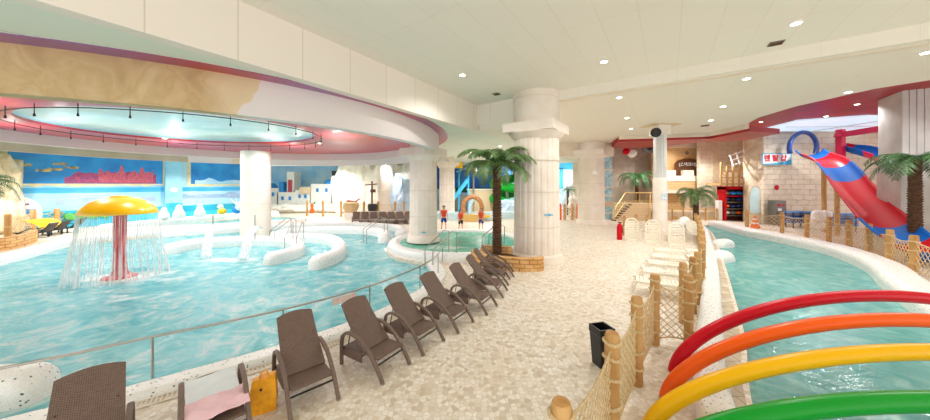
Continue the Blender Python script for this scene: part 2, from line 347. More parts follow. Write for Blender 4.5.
def glass_mat(name, a):
    m, nt, N = mk(name); L = nt.links.new; out = N('ShaderNodeOutputMaterial'); t = N('ShaderNodeBsdfTransparent'); d = N('ShaderNodeBsdfDiffuse'); d.inputs[0].default_value = lin('#f4fbfc')
    tc = N('ShaderNodeTexCoord'); mp = N('ShaderNodeMapping'); mp.inputs['Scale'].default_value = (14, 14, .8); L(tc.outputs['Object'], mp.inputs[0]); nz = N('ShaderNodeTexNoise'); nz.inputs['Scale'].default_value = 1; nz.inputs['Detail'].default_value = 3; L(mp.outputs[0], nz.inputs['Vector'])
    r = N('ShaderNodeMapRange'); r.inputs['From Min'].default_value = .35; r.inputs['From Max'].default_value = .8; r.inputs['To Max'].default_value = a; L(nz.outputs[0], r.inputs[0])
    mx = N('ShaderNodeMixShader'); L(r.outputs[0], mx.inputs[0]); L(t.outputs[0], mx.inputs[1]); L(d.outputs[0], mx.inputs[2]); L(mx.outputs[0], out.inputs[0]); return m
M['fall'] = glass_mat('falling_water', .9)

# ------------------------------------------------------------ building layout
U = Vector((.541, .841)); V = Vector((.828, -.561)); AX = atan2(V.y, V.x)      # building axes
C0 = Vector((.6, 14.7)); RC = Vector((-12.2, 15.7)); RR = 10.8
def P2(l, n=6, closed=True): return [(p.x, p.y) for p in spline([(a, b, 0) for a, b in l], n, closed)]
near_w = [(-12.5, 1.2), (-9.5, 2.2), (-6.2, 4.0), (-5.0, 4.84), (-3.55, 5.95), (-2.3, 7.3), (-1.4, 9), (-1.1, 10.6), (-1.5, 12.2)]
main_pool = P2(near_w+[(-2.9, 13.1), (-3.9, 14.8), (-4.1, 16.6), (-3.9, 18.8), (-4.6, 21.3), (-8, 23), (-13, 22.8), (-15.9, 21.2), (-18.5, 19.6), (-20.5, 18.4), (-21.3, 16.2), (-19.3, 12.5), (-18.8, 8), (-17.5, 3.5)])
channel = P2([(-24, 20.8), (-21.6, 20.2), (-18.6, 21.6), (-16, 23.2), (-14, 25.2), (-15.5, 29), (-20, 30.2), (-23, 25.5)])
JC = Vector((-.35, 16.0)); JX, JY = 3.05, 3.1
jac = [(JC.x+JX*cos(a), JC.y+JY*sin(a)) for a in [2*pi*k/40 for k in range(40)]]
left_w = [(2.2, 1.2), (3.97, 4.08), (5.97, 6.4), (8.2, 9.2), (10.4, 12), (13.5, 16), (16.5, 20), (18.9, 23.8)]
right_w = [(19.7, 24.2), (19.2, 22.4), (18.4, 20.0), (18.05, 16.9), (17.3, 14.25), (15.6, 11.7), (13.4, 9.57), (11.3, 7.4), (9.5, 5.5), (7.8, 3.5), (6.0, 1.0)]
river = [(p.x, p.y) for p in spline([(a, b, 0) for a, b in left_w], 6)]+[(p.x, p.y) for p in spline([(a, b, 0) for a, b in right_w], 6)]
outer = [(-46, -4), (42, -4), (42, 48), (-46, 48)]
fl = fill('floor', [outer, main_pool, channel, river, jac], -.1, .2, M['deck']); struct(fl)
def basin(name, poly, z0, z1, m):
    n = len(poly); b = MB(); b.v = [(p[0], p[1], z0) for p in poly]+[(p[0], p[1], z1) for p in poly]
    b.f = [tuple(range(n))]+[(i, (i+1) % n, (i+1) % n+n, i+n) for i in range(n)]
    return struct(b.build(name, m))
basin('floor_pool', main_pool, -1.0, -.2, M['poolfloor']); basin('floor_channel', channel, -1.0, -.2, M['poolfloor'])
basin('floor_river', river, -.9, -.2, M['riverfloor']); basin('floor_jacuzzi', jac, -.5, -.2, M['poolfloor'])
def sheet(name, poly, z, m, label, sub=False):
    b = MB(); n = len(poly); b.v = [(p[0], p[1], z) for p in poly]; b.f = [tuple(range(n))]
    o = b.build(name, m); return tag(o, label, 'water', kind='stuff')
mushC = atd(120, 10.9)
foams = [(mushC.x+.2, 10.9, 3.6, 1.5, .75), (-10.5, 13.4, 2.6, .9, .75), (-10, 9, 4.5, 1.0, .35), (-6.5, 15, 3, 1.2, .3)]
wm = water('pool_water', '#b4e8ec', ('#5fc3ce', '#97dde3', '#e0f5f5'), .68, foams, 5, .3)
sheet('pool_water', main_pool, -.14, wm, 'turquoise rippling water with white foam filling the large left pool')
sheet('channel_water', channel, -.1, wm, 'strip of blue water in the far channel below the sea mural')
wr = water('river_water', '#8fd3ce', ('#5fbab8', '#82ccc8', '#a6dfdb'), .72, (), 3.0, .22)
sheet('river_water', river, -.14, wr, 'green turquoise water flowing in the curved lazy river on the right')
wj = water('jacuzzi_water', '#7fd8b8', ('#5fd0b0', '#88dcc4', '#cdf2e8'), .75, [(-1.0, 14.4, 2.2, 1.2, .5), (.8, 17.5, 2, 1, .35)], 3.0, .2)
sheet('jacuzzi_water', jac, .22, wj, 'green bubbling water in the round spa basin around the fluted column')
# stone strip beside the river
sl = []; sr = []
for p, q in zip(spline([(a, b, 0) for a, b in left_w], 4)[:-1], spline([(a, b, 0) for a, b in left_w], 4)[1:]):
    t = (q-p).normalized(); n_ = Vector((-t.y, t.x, 0)); sl.append(p+n_*.08); sr.append(p+n_*.62)
b = MB(); b.prism([(p.x, p.y) for p in sl]+[(p.x, p.y) for p in sr[::-1]], .002, .03)
struct(b.build('trim_1', M['strip']))

def kerb(name, pts, wd, z0, z1, m, label, cat='pool wall', closed=False, group=None, rnd=.8, n=6, parent=None, st=False, cap=True):
    P = [Vector((a, b, 0)) for a, b in pts]; P = spline(P, n, closed) if n > 1 else P; N = len(P)
    prof = [(-wd/2, z0)]; rr = min(wd/2, (z1-z0))*rnd
    for k in range(7): a = pi-pi/2*k/6; prof.append((-wd/2+rr+rr*cos(a), z1-rr+rr*sin(a)))
    for k in range(7): a = pi/2-pi/2*k/6; prof.append((wd/2-rr+rr*cos(a), z1-rr+rr*sin(a)))
    prof.append((wd/2, z0)); K = len(prof); b = MB()
    rows = []
    def row(c, n_, s=1.0, off=Vector((0, 0, 0))): rows.append([(c.x+off.x+n_.x*x*s, c.y+off.y+n_.y*x*s, z0+(z-z0)*(1 if s == 1 else (.35+.65*s if s > 0 else .3))) for x, z in prof])
    T = []
    for i in range(N):
        t = (P[(i+1) % N]-P[(i-1) % N]) if closed else (P[min(i+1, N-1)]-P[max(i-1, 0)]); t.normalize(); T.append(t)
    nn = [Vector((-t.y, t.x, 0)) for t in T]
    if not closed and cap:
        for a in (90, 70, 45, 20): a = radians(a); row(P[0], nn[0], max(cos(a), .02), -T[0]*(wd/2*sin(a)))
    for i in range(N): row(P[i], nn[i])
    if not closed and cap:
        for a in (20, 45, 70, 90): a = radians(a); row(P[-1], nn[-1], max(cos(a), .02), T[-1]*(wd/2*sin(a)))
    for r in rows: b.v += r
    R = len(rows)
    for i in range(R if closed else R-1):
        j = (i+1) % R
        for k in range(K-1): b.f.append((i*K+k, i*K+k+1, j*K+k+1, j*K+k))
    if not closed: b.f.append(tuple(range(K))); b.f.append(tuple((R-1)*K+k for k in range(K)))
    o = b.build(name, m, parent, smooth=True, angle=50)
    if label: tag(o, label, cat, group)
    return o
# kerbs along the pools (offset from the waterline towards the deck)
def offset(pts, d):
    P = [Vector((a, b, 0)) for a, b in pts]; out = []
    for i in range(len(P)):
        t = (P[min(i+1, len(P)-1)]-P[max(i-1, 0)]).normalized(); out.append((P[i].x-(-t.y)*d, P[i].y-t.x*d))
    return out
kerb('pool_kerb', offset(near_w[1:], .2)[:], .5, -.9, .1, M['terrazzo'], 'speckled white terrazzo kerb between the wicker loungers and the pool', 'kerb', rnd=.5)
kerb('pool_wall', [(-9.6, 4.35), (-8, 4.6), (-6.85, 4.72)], .62, -1, .34, M['terrazzo'], 'speckled rounded wall end at the left edge of the picture')
kerb('pool_wall', [(-14.4, 14.6), (-14.0, 16.0), (-11.6, 16.7), (-9.6, 16.3), (-8.4, 15.1), (-7.9, 13.8), (-8.2, 12.7)], .62, -1, .36, M['terrazzo2'], 'curved white pool wall in front of the smooth round column')
kerb('pool_wall', [(-10.6, 17.4), (-9.3, 17.7), (-7.6, 17.0), (-6.35, 15.2), (-5.75, 13.2), (-5.95, 12.0)], .62, -1, .36, M['terrazzo2'], 'hook shaped white pool wall ending in the open pool centre')
kerb('pool_wall', [(-11.7, 18.5), (-11.2, 20), (-9.3, 20.7), (-6.6, 20.4), (-5.1, 19), (-4.75, 17.4)], .6, -1, .36, M['terrazzo2'], 'curved white pool wall in front of the row of far loungers')
kerb('pool_kerb', [(-4.2, 18.9), (-4.8, 21.6), (-8, 23.25), (-13, 23.05), (-16, 21.4), (-18.6, 19.8), (-20.7, 18.6), (-21.55, 16.2), (-19.55, 12.5), (-19.05, 8)], .5, -.9, .3, M['terrazzo2'], 'long white kerb along the far shore of the large pool', 'kerb')
kerb('channel_wall', [(-24.4, 20.2), (-23.6, 24.5), (-22.0, 28.6), (-19.5, 31)], .7, -.9, .55, M['white'], 'low white wall below the sea mural carrying the white statues', 'wall')
kerb('channel_kerb', [(-22.6, 20.1), (-20, 20.9), (-17.6, 22.2), (-15.2, 24.0), (-13.8, 25.6)], .4, -.9, .38, M['white'], 'white kerb on the near side of the far mural channel', 'kerb')
kerb('spa_wall', [(JC.x+(JX+.3)*cos(a), JC.y+(JY+.3)*sin(a)) for a in [2*pi*k/20 for k in range(20)]], .62, -.9, .36, M['terrazzo2'], 'round speckled white wall of the green spa basin', 'spa wall', closed=True, n=3)
kerb('river_kerb', [(1.9, 1.5), (3.55, 4.3), (5.4, 6.6), (7.55, 9.2), (9.8, 12), (12.9, 16), (15.9, 20), (18.2, 23.6)], .42, 0, .34, M['terrazzo2'], 'straight white terrazzo kerb between rope fence and lazy river', 'kerb', rnd=.5)
kerb('river_kerb', [(p[0], p[1]) for p in offset(right_w, -.42)], .95, -.8, .34, M['terrazzo'], 'wide white speckled kerb on the curved outer bank of the lazy river', 'kerb', rnd=.55)
kerb('river_step', [(11.1, 13.2), (11.5, 13.35)], .8, -.8, .3, M['terrazzo2'], 'white rounded step block projecting into the lazy river, nearer one', 'pool step')
kerb('river_step', [(13.75, 16.2), (14.3, 16.4)], .7, -.8, .26, M['terrazzo2'], 'white rounded step block projecting into the lazy river, farther one', 'pool step')
# drainage grating behind loungers
g = thing('drain_grating', 'cream slotted drain grating between loungers and pool kerb', 'drain')
gp = spline([(a, b, 0) for a, b in offset(near_w[1:7], .56)], 16); gb = MB()
gb2 = MB()
for p, q in zip(gp[:-1], gp[1:]):
    t = (q-p).normalized(); n_ = Vector((-t.y, t.x, 0)); k = max(1, int((q-p).length/.045))
    for i in range(k):
        c = p.lerp(q, i/k); gb.box((c.x, c.y, .012), (.022, .16, .014), atan2(t.y, t.x))
for s in (-.09, .09):
    gb2.tube([p+Vector((-(gp[min(i+1, len(gp)-1)]-gp[max(i-1, 0)]).normalized().y, (gp[min(i+1, len(gp)-1)]-gp[max(i-1, 0)]).normalized().x, 0))*s+Vector((0, 0, .012)) for i, p in enumerate(gp)], .012, 4)
gb.build('slats', M['cream'], g); gb2.build('frame', M['cream'], g)

# ------------------------------------------------------------ ceilings and beams
def lp(p, q=None):   # world xy -> building frame
    v = Vector(p)-C0; return (v.dot(V), v.dot(U))
def bfill(name, polys, z, th, m):
    polys = [[lp(p) for p in q] for q in polys]; o = fill(name, polys, 0, th, m); o.location = (C0.x, C0.y, z+th/2); o.rotation_euler = (0, 0, AX); return struct(o)
def W(a, b): p = C0+V*a+U*b; return (p.x, p.y)      # building frame -> world xy
B2R = (3.73, 12.6)
bfill('ceiling', [[(C0.x, C0.y), W(0, -26), W(34, -26), W(34, 0)]], 7.1, .3, M['ceil'])
low_r = [W(3.8, 0), W(26, 0), (19, 6.5), (16.6, 8.5), (15.8, 10.2), (15.1, 11.2), (14.9, 13.6), (15.4, 15.8), (16.3, 17.4), (16.5, 20.2), (11.2, 21.6), (12.2, 25.4), (7.0, 25.4)]
bfill('ceiling_right', [low_r], 6.7, .5, M['ceil2'])
bfill('ceiling_back', [[W(0, 0), W(3.8, 0), (7.9, 25.2), (12.5, 25.2), (13.4, 35.0), W(0, 24)]], 5.85, .3, M['ceil2'])
circ = lambda r, n=72, c=RC: [(c.x+r*cos(2*pi*k/n), c.y+r*sin(2*pi*k/n)) for k in range(n)]
bfill('ceiling_soffit', [[(C0.x, C0.y), W(0, -26), W(-40, -26), W(-40, 24), W(0, 24)], circ(RR+.46)], 5.85, .12, M['soffit'])
o = fill('ceiling_ring', [circ(RR+.48), circ(RR-.3)], 5.865, .06, M['redband']); struct(o)
E = Vector((-13.2, 14.5)); ea, eb = 5.5, 4.5
ell = lambda s, n=64: [(E.x+(ea+s)*cos(2*pi*k/n), E.y+(eb+s)*sin(2*pi*k/n)) for k in range(n)]
o = fill('ceiling_red', [circ(RR-.35), ell(0)], 5.88, .1, M['redpink']); struct(o)
b = MB(); e1 = ell(0); n = len(e1)
b.v = [(x, y, 5.86) for x, y in e1]+[(x, y, 6.02) for x, y in ell(.05)]; b.f = [(i, (i+1) % n, (i+1) % n+n, i+n) for i in range(n)]
struct(b.build('trim_2', M['ltblue'], smooth=True))
b = MB(); 
for j, (s, z) in enumerate([(.07, 6.02), (-1.2, 6.3), (-2.6, 6.45)]): b.v += [(x, y, z) for x, y in ell(s)]
for j in range(2): b.f += [(j*n+i, j*n+(i+1) % n, (j+1)*n+(i+1) % n, (j+1)*n+i) for i in range(n)]
b.f.append(tuple(2*n+i for i in range(n))); struct(b.build('ceiling_dome', M['dome'], smooth=True))
# ring beam: painted rock arcs and plain arcs
def rockpaint():
    m, nt, N = mk('rock_paint'); L = nt.links.new; out = N('ShaderNodeOutputMaterial'); bs = N('ShaderNodeBsdfPrincipled'); L(bs.outputs[0], out.inputs[0]); bs.inputs['Roughness'].default_value = .7
    tc = N('ShaderNodeTexCoord'); nz = N('ShaderNodeTexNoise'); nz.inputs['Scale'].default_value = 1.3; nz.inputs['Detail'].default_value = 7; nz.inputs['Distortion'].default_value = .7; L(tc.outputs['Object'], nz.inputs['Vector'])
    r = ramp(nt, nz.outputs[0], [(.3, '#b39468'), (.48, '#c9ad80'), (.52, '#c0a274'), (.7, '#d8c096')])
    sp = N('ShaderNodeSeparateXYZ'); L(tc.outputs['Object'], sp.inputs[0]); n2 = N('ShaderNodeTexNoise'); n2.inputs['Scale'].default_value = .9; L(tc.outputs['Object'], n2.inputs['Vector'])
    ma = N('ShaderNodeMath', operation='MULTIPLY_ADD'); L(n2.outputs[0], ma.inputs[0]); ma.inputs[1].default_value = 1.4; L(sp.outputs[0], ma.inputs[2])
    f1 = N('ShaderNodeMapRange'); f1.inputs['From Min'].default_value = -5.4; f1.inputs['From Max'].default_value = -4.6; L(ma.outputs[0], f1.inputs[0])
    f2 = N('ShaderNodeMath', operation='GREATER_THAN'); f2.inputs[1].default_value = -4.6; L(ma.outputs[0], f2.inputs[0])
    m1 = N('ShaderNodeMix', data_type='RGBA'); L(f1.outputs[0], m1.inputs['Factor']); L(r.outputs[0], m1.inputs['A']); m1.inputs['B'].default_value = lin('#e0cba8')
    m2 = N('ShaderNodeMix', data_type='RGBA'); L(f2.outputs[0], m2.inputs['Factor']); L(m1.outputs['Result'], m2.inputs['A']); m2.inputs['B'].default_value = lin('#e3dddb'); L(m2.outputs['Result'], bs.inputs['Base Color']); return m
M['rockpaint'] = rockpaint(); M['ringwhite'] = mat('ring_white', '#e3dddb', .5); M['ringtan'] = mat('ring_tan', '#d9bf98', .6, var='#e8dcc8', vscale=.6)
M['ringgrey'] = mat('ring_grey', '#b3a78e', .6, var='#c6bca6', vscale=.6)
def arc(name, a0, a1, m, r0=RR-.35, r1=RR, z0=4.9, z1=5.85, n=24):
    b = MB(); pr = [(r0, z0), (r1, z0), (r1, z1), (r0, z1)]
    for k in range(n+1):
        a = radians(a0+(a1-a0)*k/n); b.v += [(RC.x+r*cos(a), RC.y+r*sin(a), z) for r, z in pr]
    for k in range(n):
        for j in range(4): b.f.append((k*4+j, k*4+(j+1) % 4, k*4+4+(j+1) % 4, k*4+4+j))
    b.f += [(0, 1, 2, 3), tuple(n*4+j for j in range(4))]
    return struct(b.build(name, m, smooth=True, angle=30))
arc('trim_3', 200, 375, M['rockpaint'], n=60); arc('trim_4', 15, 55, M['ringwhite']); arc('trim_5', 55, 122, M['ringwhite'], n=30)
arc('trim_6', 122, 128, M['ringtan'], n=8); arc('trim_7', 128, 142, M['ringwhite'], n=8); arc('trim_8', 142, 200, M['ringgrey'])
arc('trim_30', 10, 200, M['ringwhite'], RR-.95, RR-.34, 5.3, 5.84, 50)
# beams: straight fascia over the pool edge, and across
def beam(name, a0, b0, a1, b1, z0, z1, th, m):
    p = Vector(W(a0, b0)); q = Vector(W(a1, b1)); L_ = (q-p).length; mid = (p+q)/2
    bb = MB().box((0, 0, (z0+z1)/2), (L_, th, z1-z0)); o = bb.build(name, m, loc=(mid.x, mid.y, 0), rz=atan2(q.y-p.y, q.x-p.x)); return struct(o)
beam('trim_9', -.15, -26, -.15, .3, 5.83, 7.15, .3, M['fascia'])
beam('trim_10', 0, .15, 3.9, .15, 5.83, 7.15, .3, M['fascia'])
beam('trim_11', 3.9, .12, 26, .12, 6.68, 7.15, .24, M['cream'])
b = MB().box((9.7, 25.3, 6.2), (5.4, .6, 1.2)); struct(b.build('trim_12', M['cream']))
b = MB().box((9.7, 26.0, 7.0), (5.4, 1.2, 1)); struct(b.build('trim_13', M['cream']))
b = MB()
edge = spline([(11.2, 21.6, 0), (16.5, 20.3, 0), (16.45, 17.6, 0)], 1)
for p, q in zip(edge[:-1], edge[1:]):
    mid = (p+q)/2; b.box((mid.x, mid.y, 6.64), ((q-p).length+.2, .25, .3), atan2(q.y-p.y, q.x-p.x))
struct(b.build('trim_14', M['cream']))
o = fill('ceiling_red_strip', [[(11.2, 21.8), (16.65, 20.45), (16.6, 17.5), (19.3, 18.4), (19.8, 21.2), (17.2, 21.9), (16.3, 24), (15, 25.7), (12.6, 26)]], 6.5, .3, M['redceil']); struct(o)
o = fill('ceiling_hall', [[(10, 2), (44, -6), (44, 36), (9, 36)]], 7.75, .2, M['redceil']); struct(o)
o = fill('window_1', [[(23.6, 24.4), (22.6, 20.4), (25.5, 19.0), (32, 19.6), (32, 24.4)]], 7.6, .08, M['skylight']); struct(o)
for i, (a, bq) in enumerate([((24, 22.4), (32, 21.9)), ((28, 19.1), (28, 24.4))]):
    p = Vector(a); q = Vector(bq); mid = (p+q)/2
    struct(MB().box((mid.x, mid.y, 7.55), ((q-p).length, .12, .1), atan2(q.y-p.y, q.x-p.x)).build('window_%d' % (i+2), M['white']))

# ------------------------------------------------------------ walls
def wall(name, p, q, z0, z1, m, th=.4, off=0):
    p = Vector(p); q = Vector(q); mid = (p+q)/2; bb = MB().box((0, 0, (z0+z1)/2), ((q-p).length, th, z1-z0))
    return struct(bb.build(name, m, loc=(mid.x, mid.y, 0), rz=atan2(q.y-p.y, q.x-p.x)))
LA = Vector((-29.7, 22)); LU = Vector((.547, .837)).normalized()
def LW(t, o=0): p = LA+LU*t+Vector((-LU.y, LU.x))*-o; return (p.x, p.y)      # o = distance off the wall into the hall
wall('wall_left', LW(-22, -.2), LW(12.8, -.2), 0, 6, M['ltblue'])
wall('wall_back', (-18, 46), (26, 46), 0, 9, M['ltblue'])
wall('wall_stair', (15.2, 34), (24, 33), 0, 7.6, M['greyrock'])
wall('wall_castle', (19.5, 31.2), (26.2, 31.0), 0, 7.6, M['brickwall'])
wall('wall_balcony', (23, 29.6), (28, 29.2), 0, 7.6, M['stone'])
wall('wall_right', (24.6, 25), (42, 24.4), 0, 7.7, M['stone'], .6)
wall('wall_side', (12.8, 35.5), (15.3, 34), 0, 7.6, M['cream'])
# corner tower of rough stone
b = MB(); b.lathe([(1.05, 0), (1.02, 2.5), (1.06, 5), (1.03, 7.7)], (25.4, 25.9, 0), 28); 
struct(b.build('wall_tower', M['beigerock'], smooth=True))

# ---- sea mural on the left wall: thin painted panels
def mural():
    root = thing('sea_mural', 'long painted sea mural with coral and blue horizon on the far wall', 'mural', (LA.x, LA.y, 0), atan2(LU.y, LU.x))
    mm = lambda n, c, v, s=.5: mat('mural_'+n, c, .5, var=v, vscale=s, detail=5)
    def strip(name, t0, t1, z0, z1, m, y=0.0, wav0=0, wav1=0, fr=1.3, n=None):
        n = n or max(2, int((t1-t0)*3)); v = []; f = []
        for i in range(n+1):
            t = t0+(t1-t0)*i/n
            a = z0+wav0*noise.noise((t*fr, 3.3, 0)); c = z1+wav1*noise.noise((t*fr, 9.1, 1))
            for yy in (y-.03, y-.012): v += [(t, yy, a), (t, yy, c)]
        for i in range(n):
            k = i*4; f += [(k, k+4, k+5, k+1), (k+2, k+3, k+7, k+6), (k+1, k+5, k+7, k+3), (k, k+2, k+6, k+4)]
        f += [(0, 1, 3, 2), (n*4, n*4+2, n*4+3, n*4+1)]
        o = MB().add(v, f).build(name, m, root); return o
    strip('painted_sky', -21, 12.6, 1.25, 3.35, mm('sky', '#7cc0ea', '#b9e0f5', .25))
    strip('painted_sea', -21, 12.6, 0, 1.3, mm('sea', '#1b9cc0', '#27b6d6', .4), -.004)
    strip('painted_shallows', 4.5, 12.5, .0, .75, mm('shallow', '#2fbfe4', '#49cdea', .5), -.008)
    strip('painted_band', -21, 12.5, 2.6, 3.0, mm('band', '#2a9edb', '#55b8e6', .4), -.008, .05, .05)
    strip('painted_mountain', -.2, 5, 1.75, 2.2, mm('mtn', '#8fa8cc', '#a8bcdc', 1.5), -.01, .1, .3, 1.0)
    strip('painted_mountain', 6.6, 11.6, 1.9, 2.35, mm('mtn2', '#8aa5cc', '#a4bbdc', 1.5), -.01, .1, .3, 1.0)
    for (t0, t1) in ((-2.1, 5.4), (7.3, 12.4)):
        strip('panel_border', t0-.25, t1+.25, 3.12, 5.5, mm('border', '#e9dcb4', '#dcc998', 2), -.02, .18, 0, 2.5)
        strip('underwater_panel', t0, t1, 3.3, 5.6, mm('under', '#1876c8', '#2b9ade', .7), -.03)
    strip('painted_coral', .2, 5.0, 3.32, 4.1, mm('coral', '#c04a66', '#7a3f88', 6), -.045, 0, .5, 1.6, 80)
    strip('painted_coral', 1.8, 4.8, 3.4, 4.3, mm('coral2', '#d8687a', '#b04a70', 9), -.055, 0, .8, 3.5, 120)
    strip('painted_cloud', 7.6, 12.2, 3.32, 3.7, mm('cloudy', '#9fd0f0', '#c8e4f5', 1), -.045, 0, .35, 1.2)
    for i, (t, z) in enumerate([(-1.4, 4.6), (-.6, 4.25), (0.1, 4.75), (-.1, 4.35), (.6, 4.5), (-1.7, 4.2)]):
        b = MB().ball((t, -.065, z), .26, 10, 6, (1, .08, .42)); b.add([(t-.2, -.065, z), (t-.42, -.065, z+.12), (t-.42, -.065, z-.12)], [(0, 1, 2)]); b.build('painted_fish', mm('fish%d' % i, '#d8c070', '#3a4a60', 4), root)
    # white domed house painted low on the left
    b = MB(); hp = [(-2.2+1.45*cos(a), 1.3+1.25*sin(a)) for a in [pi*k/16 for k in range(17)]]+[(-3.65, .35), (-.1, .35), (-.1, .9), (-.75, .95)]
    hp = [(-.75, .35), (-.75, 1.3)]+[(-2.2+1.45*cos(a), 1.3+1.25*sin(a)) for a in [pi*k/16 for k in range(1, 16)]]+[(-3.65, 1.3), (-3.65, .35)]
    n_ = len(hp); v = [(x, -.07, z) for x, z in hp]+[(x, -.02, z) for x, z in hp]
    MB().add(v, [tuple(range(n_)), tuple(range(n_, 2*n_))]+[(i, (i+1) % n_, (i+1) % n_+n_, i+n_) for i in range(n_)]).build('painted_house', M['white'], root)
    for (x, m) in ((-3.2, 'blue'), (-2.2, 'red'), (-1.2, 'blue')): MB().box((x, -.08, 1.35), (.4, .02, .35)).build('painted_window', mm('win'+m, '#5b8fc8' if m == 'blue' else '#d06a60', '#5b8fc8' if m == 'blue' else '#d06a60'), root)
    b = MB()
    for k in range(7):
        a = pi*(k+.5)/7; b.tube([(-2.2+.45*cos(a), -.085, 1.75+.3*sin(a)), (-2.2+.95*cos(a), -.085, 1.75+.6*sin(a))], .07, 4)
    b.build('painted_fan', mm('fan', '#8c84b8', '#c07890', 3), root)
    b = MB()
    for k in range(14): b.ball((.3+random.random()*1.9, -.1, .75+random.random()*.35), .25, 8, 5, (1, .3, .8))
    b.build('painted_bush', mm('bush', '#3f9a44', '#6cbc5c', 3), root)
    return root
mural()
# pilaster on mural wall with round lamp
t = thing('wall_pilaster', 'pale blue painted pilaster with a round white lamp on mural wall', 'pilaster', LW(6.05, .25)+(0,), atan2(LU.y, LU.x))
MB().box((0, 0, 2.9), (1.1, .45, 5.8)).build('shaft', mat('pilaster_blue', '#7cc4ea', .5, var='#a8dcf2', vscale=.6), t)
MB().box((0, -.24, .8), (1.1, .02, 1.6)).build('painted_base', M['cyan'], t)
b = MB().ball((0, -.25, 2.75), .24, 14, 8, (1, .3, .8)); b.build('lamp_shade', M['white'], t, smooth=True)

# ------------------------------------------------------------ columns
def column(px, d, r, label, z_top, cap_z, base_z=0, fl=True, cap=True, base=True, n=20, joints=(1.4, 2.9), drum=True, capw=1.12):
    p = atd(px, d); t = thing('fluted_column' if fl else 'round_column', label, 'column', (p.x, p.y, base_z))
    zc = cap_z-base_z; zt = z_top-base_z
    b = MB().lathe([(r, .3 if base else 0), (r*.96, zc)], (0, 0, 0), n*8, .03 if fl else 0, n); b.build('shaft', M['column'], t, smooth=True, angle=35)
    if base: MB().lathe([(r*1.17, 0), (r*1.17, .13), (r*1.12, .2), (r*1.12, .27), (r*1.02, .36)], (0, 0, 0), 48).build('base', M['column'], t, smooth=True)
    if cap:
        MB().lathe([(r*.98, zc-.12), (r*1.05, zc-.05), (r*1.2, zc+.12), (r*1.2, zc+.16)], (0, 0, 0), 48).build('capital', M['column'], t, smooth=True)
        MB().box((0, 0, zc+.16+.19), (r*2*capw, r*2*capw, .38), AX).build('abacus', M['column'], t)
        if drum:
            MB().lathe([(r*1.0, zc+.5), (r*1.0, zt-.28), (r*1.04, zt-.27), (r*1.04, zt+.02)], (0, 0, 0), 40).build('upper_drum', M['column'], t, smooth=True)
    for j in joints:
        MB().lathe([(r*1.0, j), (r*1.0, j+.02)], (0, 0, 0), 48).build('joint', M['joint'], t)
    return t
c = column(536.5, 13.0, .97, 'thick fluted stone column beside the planter and the brown loungers', 7.12, 5.25, n=22, joints=(1.45, 2.9, 4.2))
MB().ball((.25, -.985, 2.0), .2, 14, 6, (1, .1, .22)).build('painted_mark', mat('mark_blue', '#4a9fd0', .5, var='#8cc8e0', vscale=9), c)
c = column(423.5, 15.6, .72, 'slim fluted column standing in the spa wall', 5.87, 4.55, .3, n=18, joints=(1.3, 2.6), capw=1.2)
MB().ball((.1, -.73, .55), .17, 14, 6, (1, .1, .22)).build('painted_mark', bpy.data.materials['mark_blue'], c)
column(256, 19, .83, 'smooth white round column rising from the large pool', 5.87, 5.3, -1, False, False, False, joints=(3.0,))
column(385, 31.5, .85, 'plain pale column behind the far loungers and rock wall', 5.87, 5.2, 0, False, False, False, joints=(2.5,))
column(447, 29, .75, 'far fluted column behind the child in the orange vest', 5.87, 4.9, n=14, joints=(1.6, 3.2))
c = column(591, 25, 1.05, 'wide pale column with a round white lamp on its front', 6.7, 5.5, 0, False, joints=(1.6, 3.3))
MB().ball((-.15, -1.05, 4.2), .26, 14, 8, (1, .4, .9)).build('lamp', M['white'], c, smooth=True)
# column with speaker: ribbed shaft over smooth base
p = atd(660, 17.6); c = thing('clad_column', 'square headed column with ribbed upper shaft carrying a black loudspeaker', 'column', (p.x, p.y, 0), 0)
MB().lathe([(.37, 0), (.37, 3.5), (.33, 3.62)], (0, 0, 0), 32).build('base', M['column'], c, smooth=True)
MB().lathe([(.33, 3.6), (.33, 6.15)], (0, 0, 0), 112, .06, 14).build('shaft', M['concretelt'], c, smooth=True)
MB().box((0, 0, 6.4), (.78, .78, .58), .1).build('capital', M['column'], c)
MB().box((0, 0, 6.685), (1.7, 1.2, .04), .1).build('ceiling_plate', M['tan'], c)
MB().box((.0, -.38, 2.55), (.3, .03, .42)).build('notice', mat('notice_white', '#dfe8ee', .5, var='#a8c4d8', vscale=12), c)
s = thing('loudspeaker', 'black round loudspeaker hung on the ribbed column', 'loudspeaker', (p.x-.66, p.y-.6, 6.15))
b = MB().tube([(0, .2, 0), (0, 0, 0), (-.05, -.15, 0)], [.16, .25, .27], 20); b.build('horn', M['black'], s, smooth=True)
MB().tube([(-.05, -.155, 0), (-.05, -.17, 0)], .2, 20).build('grille', M['darkmetal'], s)
MB().tube([(0, .2, 0), (.3, .3, 0)], .05, 6).build('bracket', M['grey'], s)

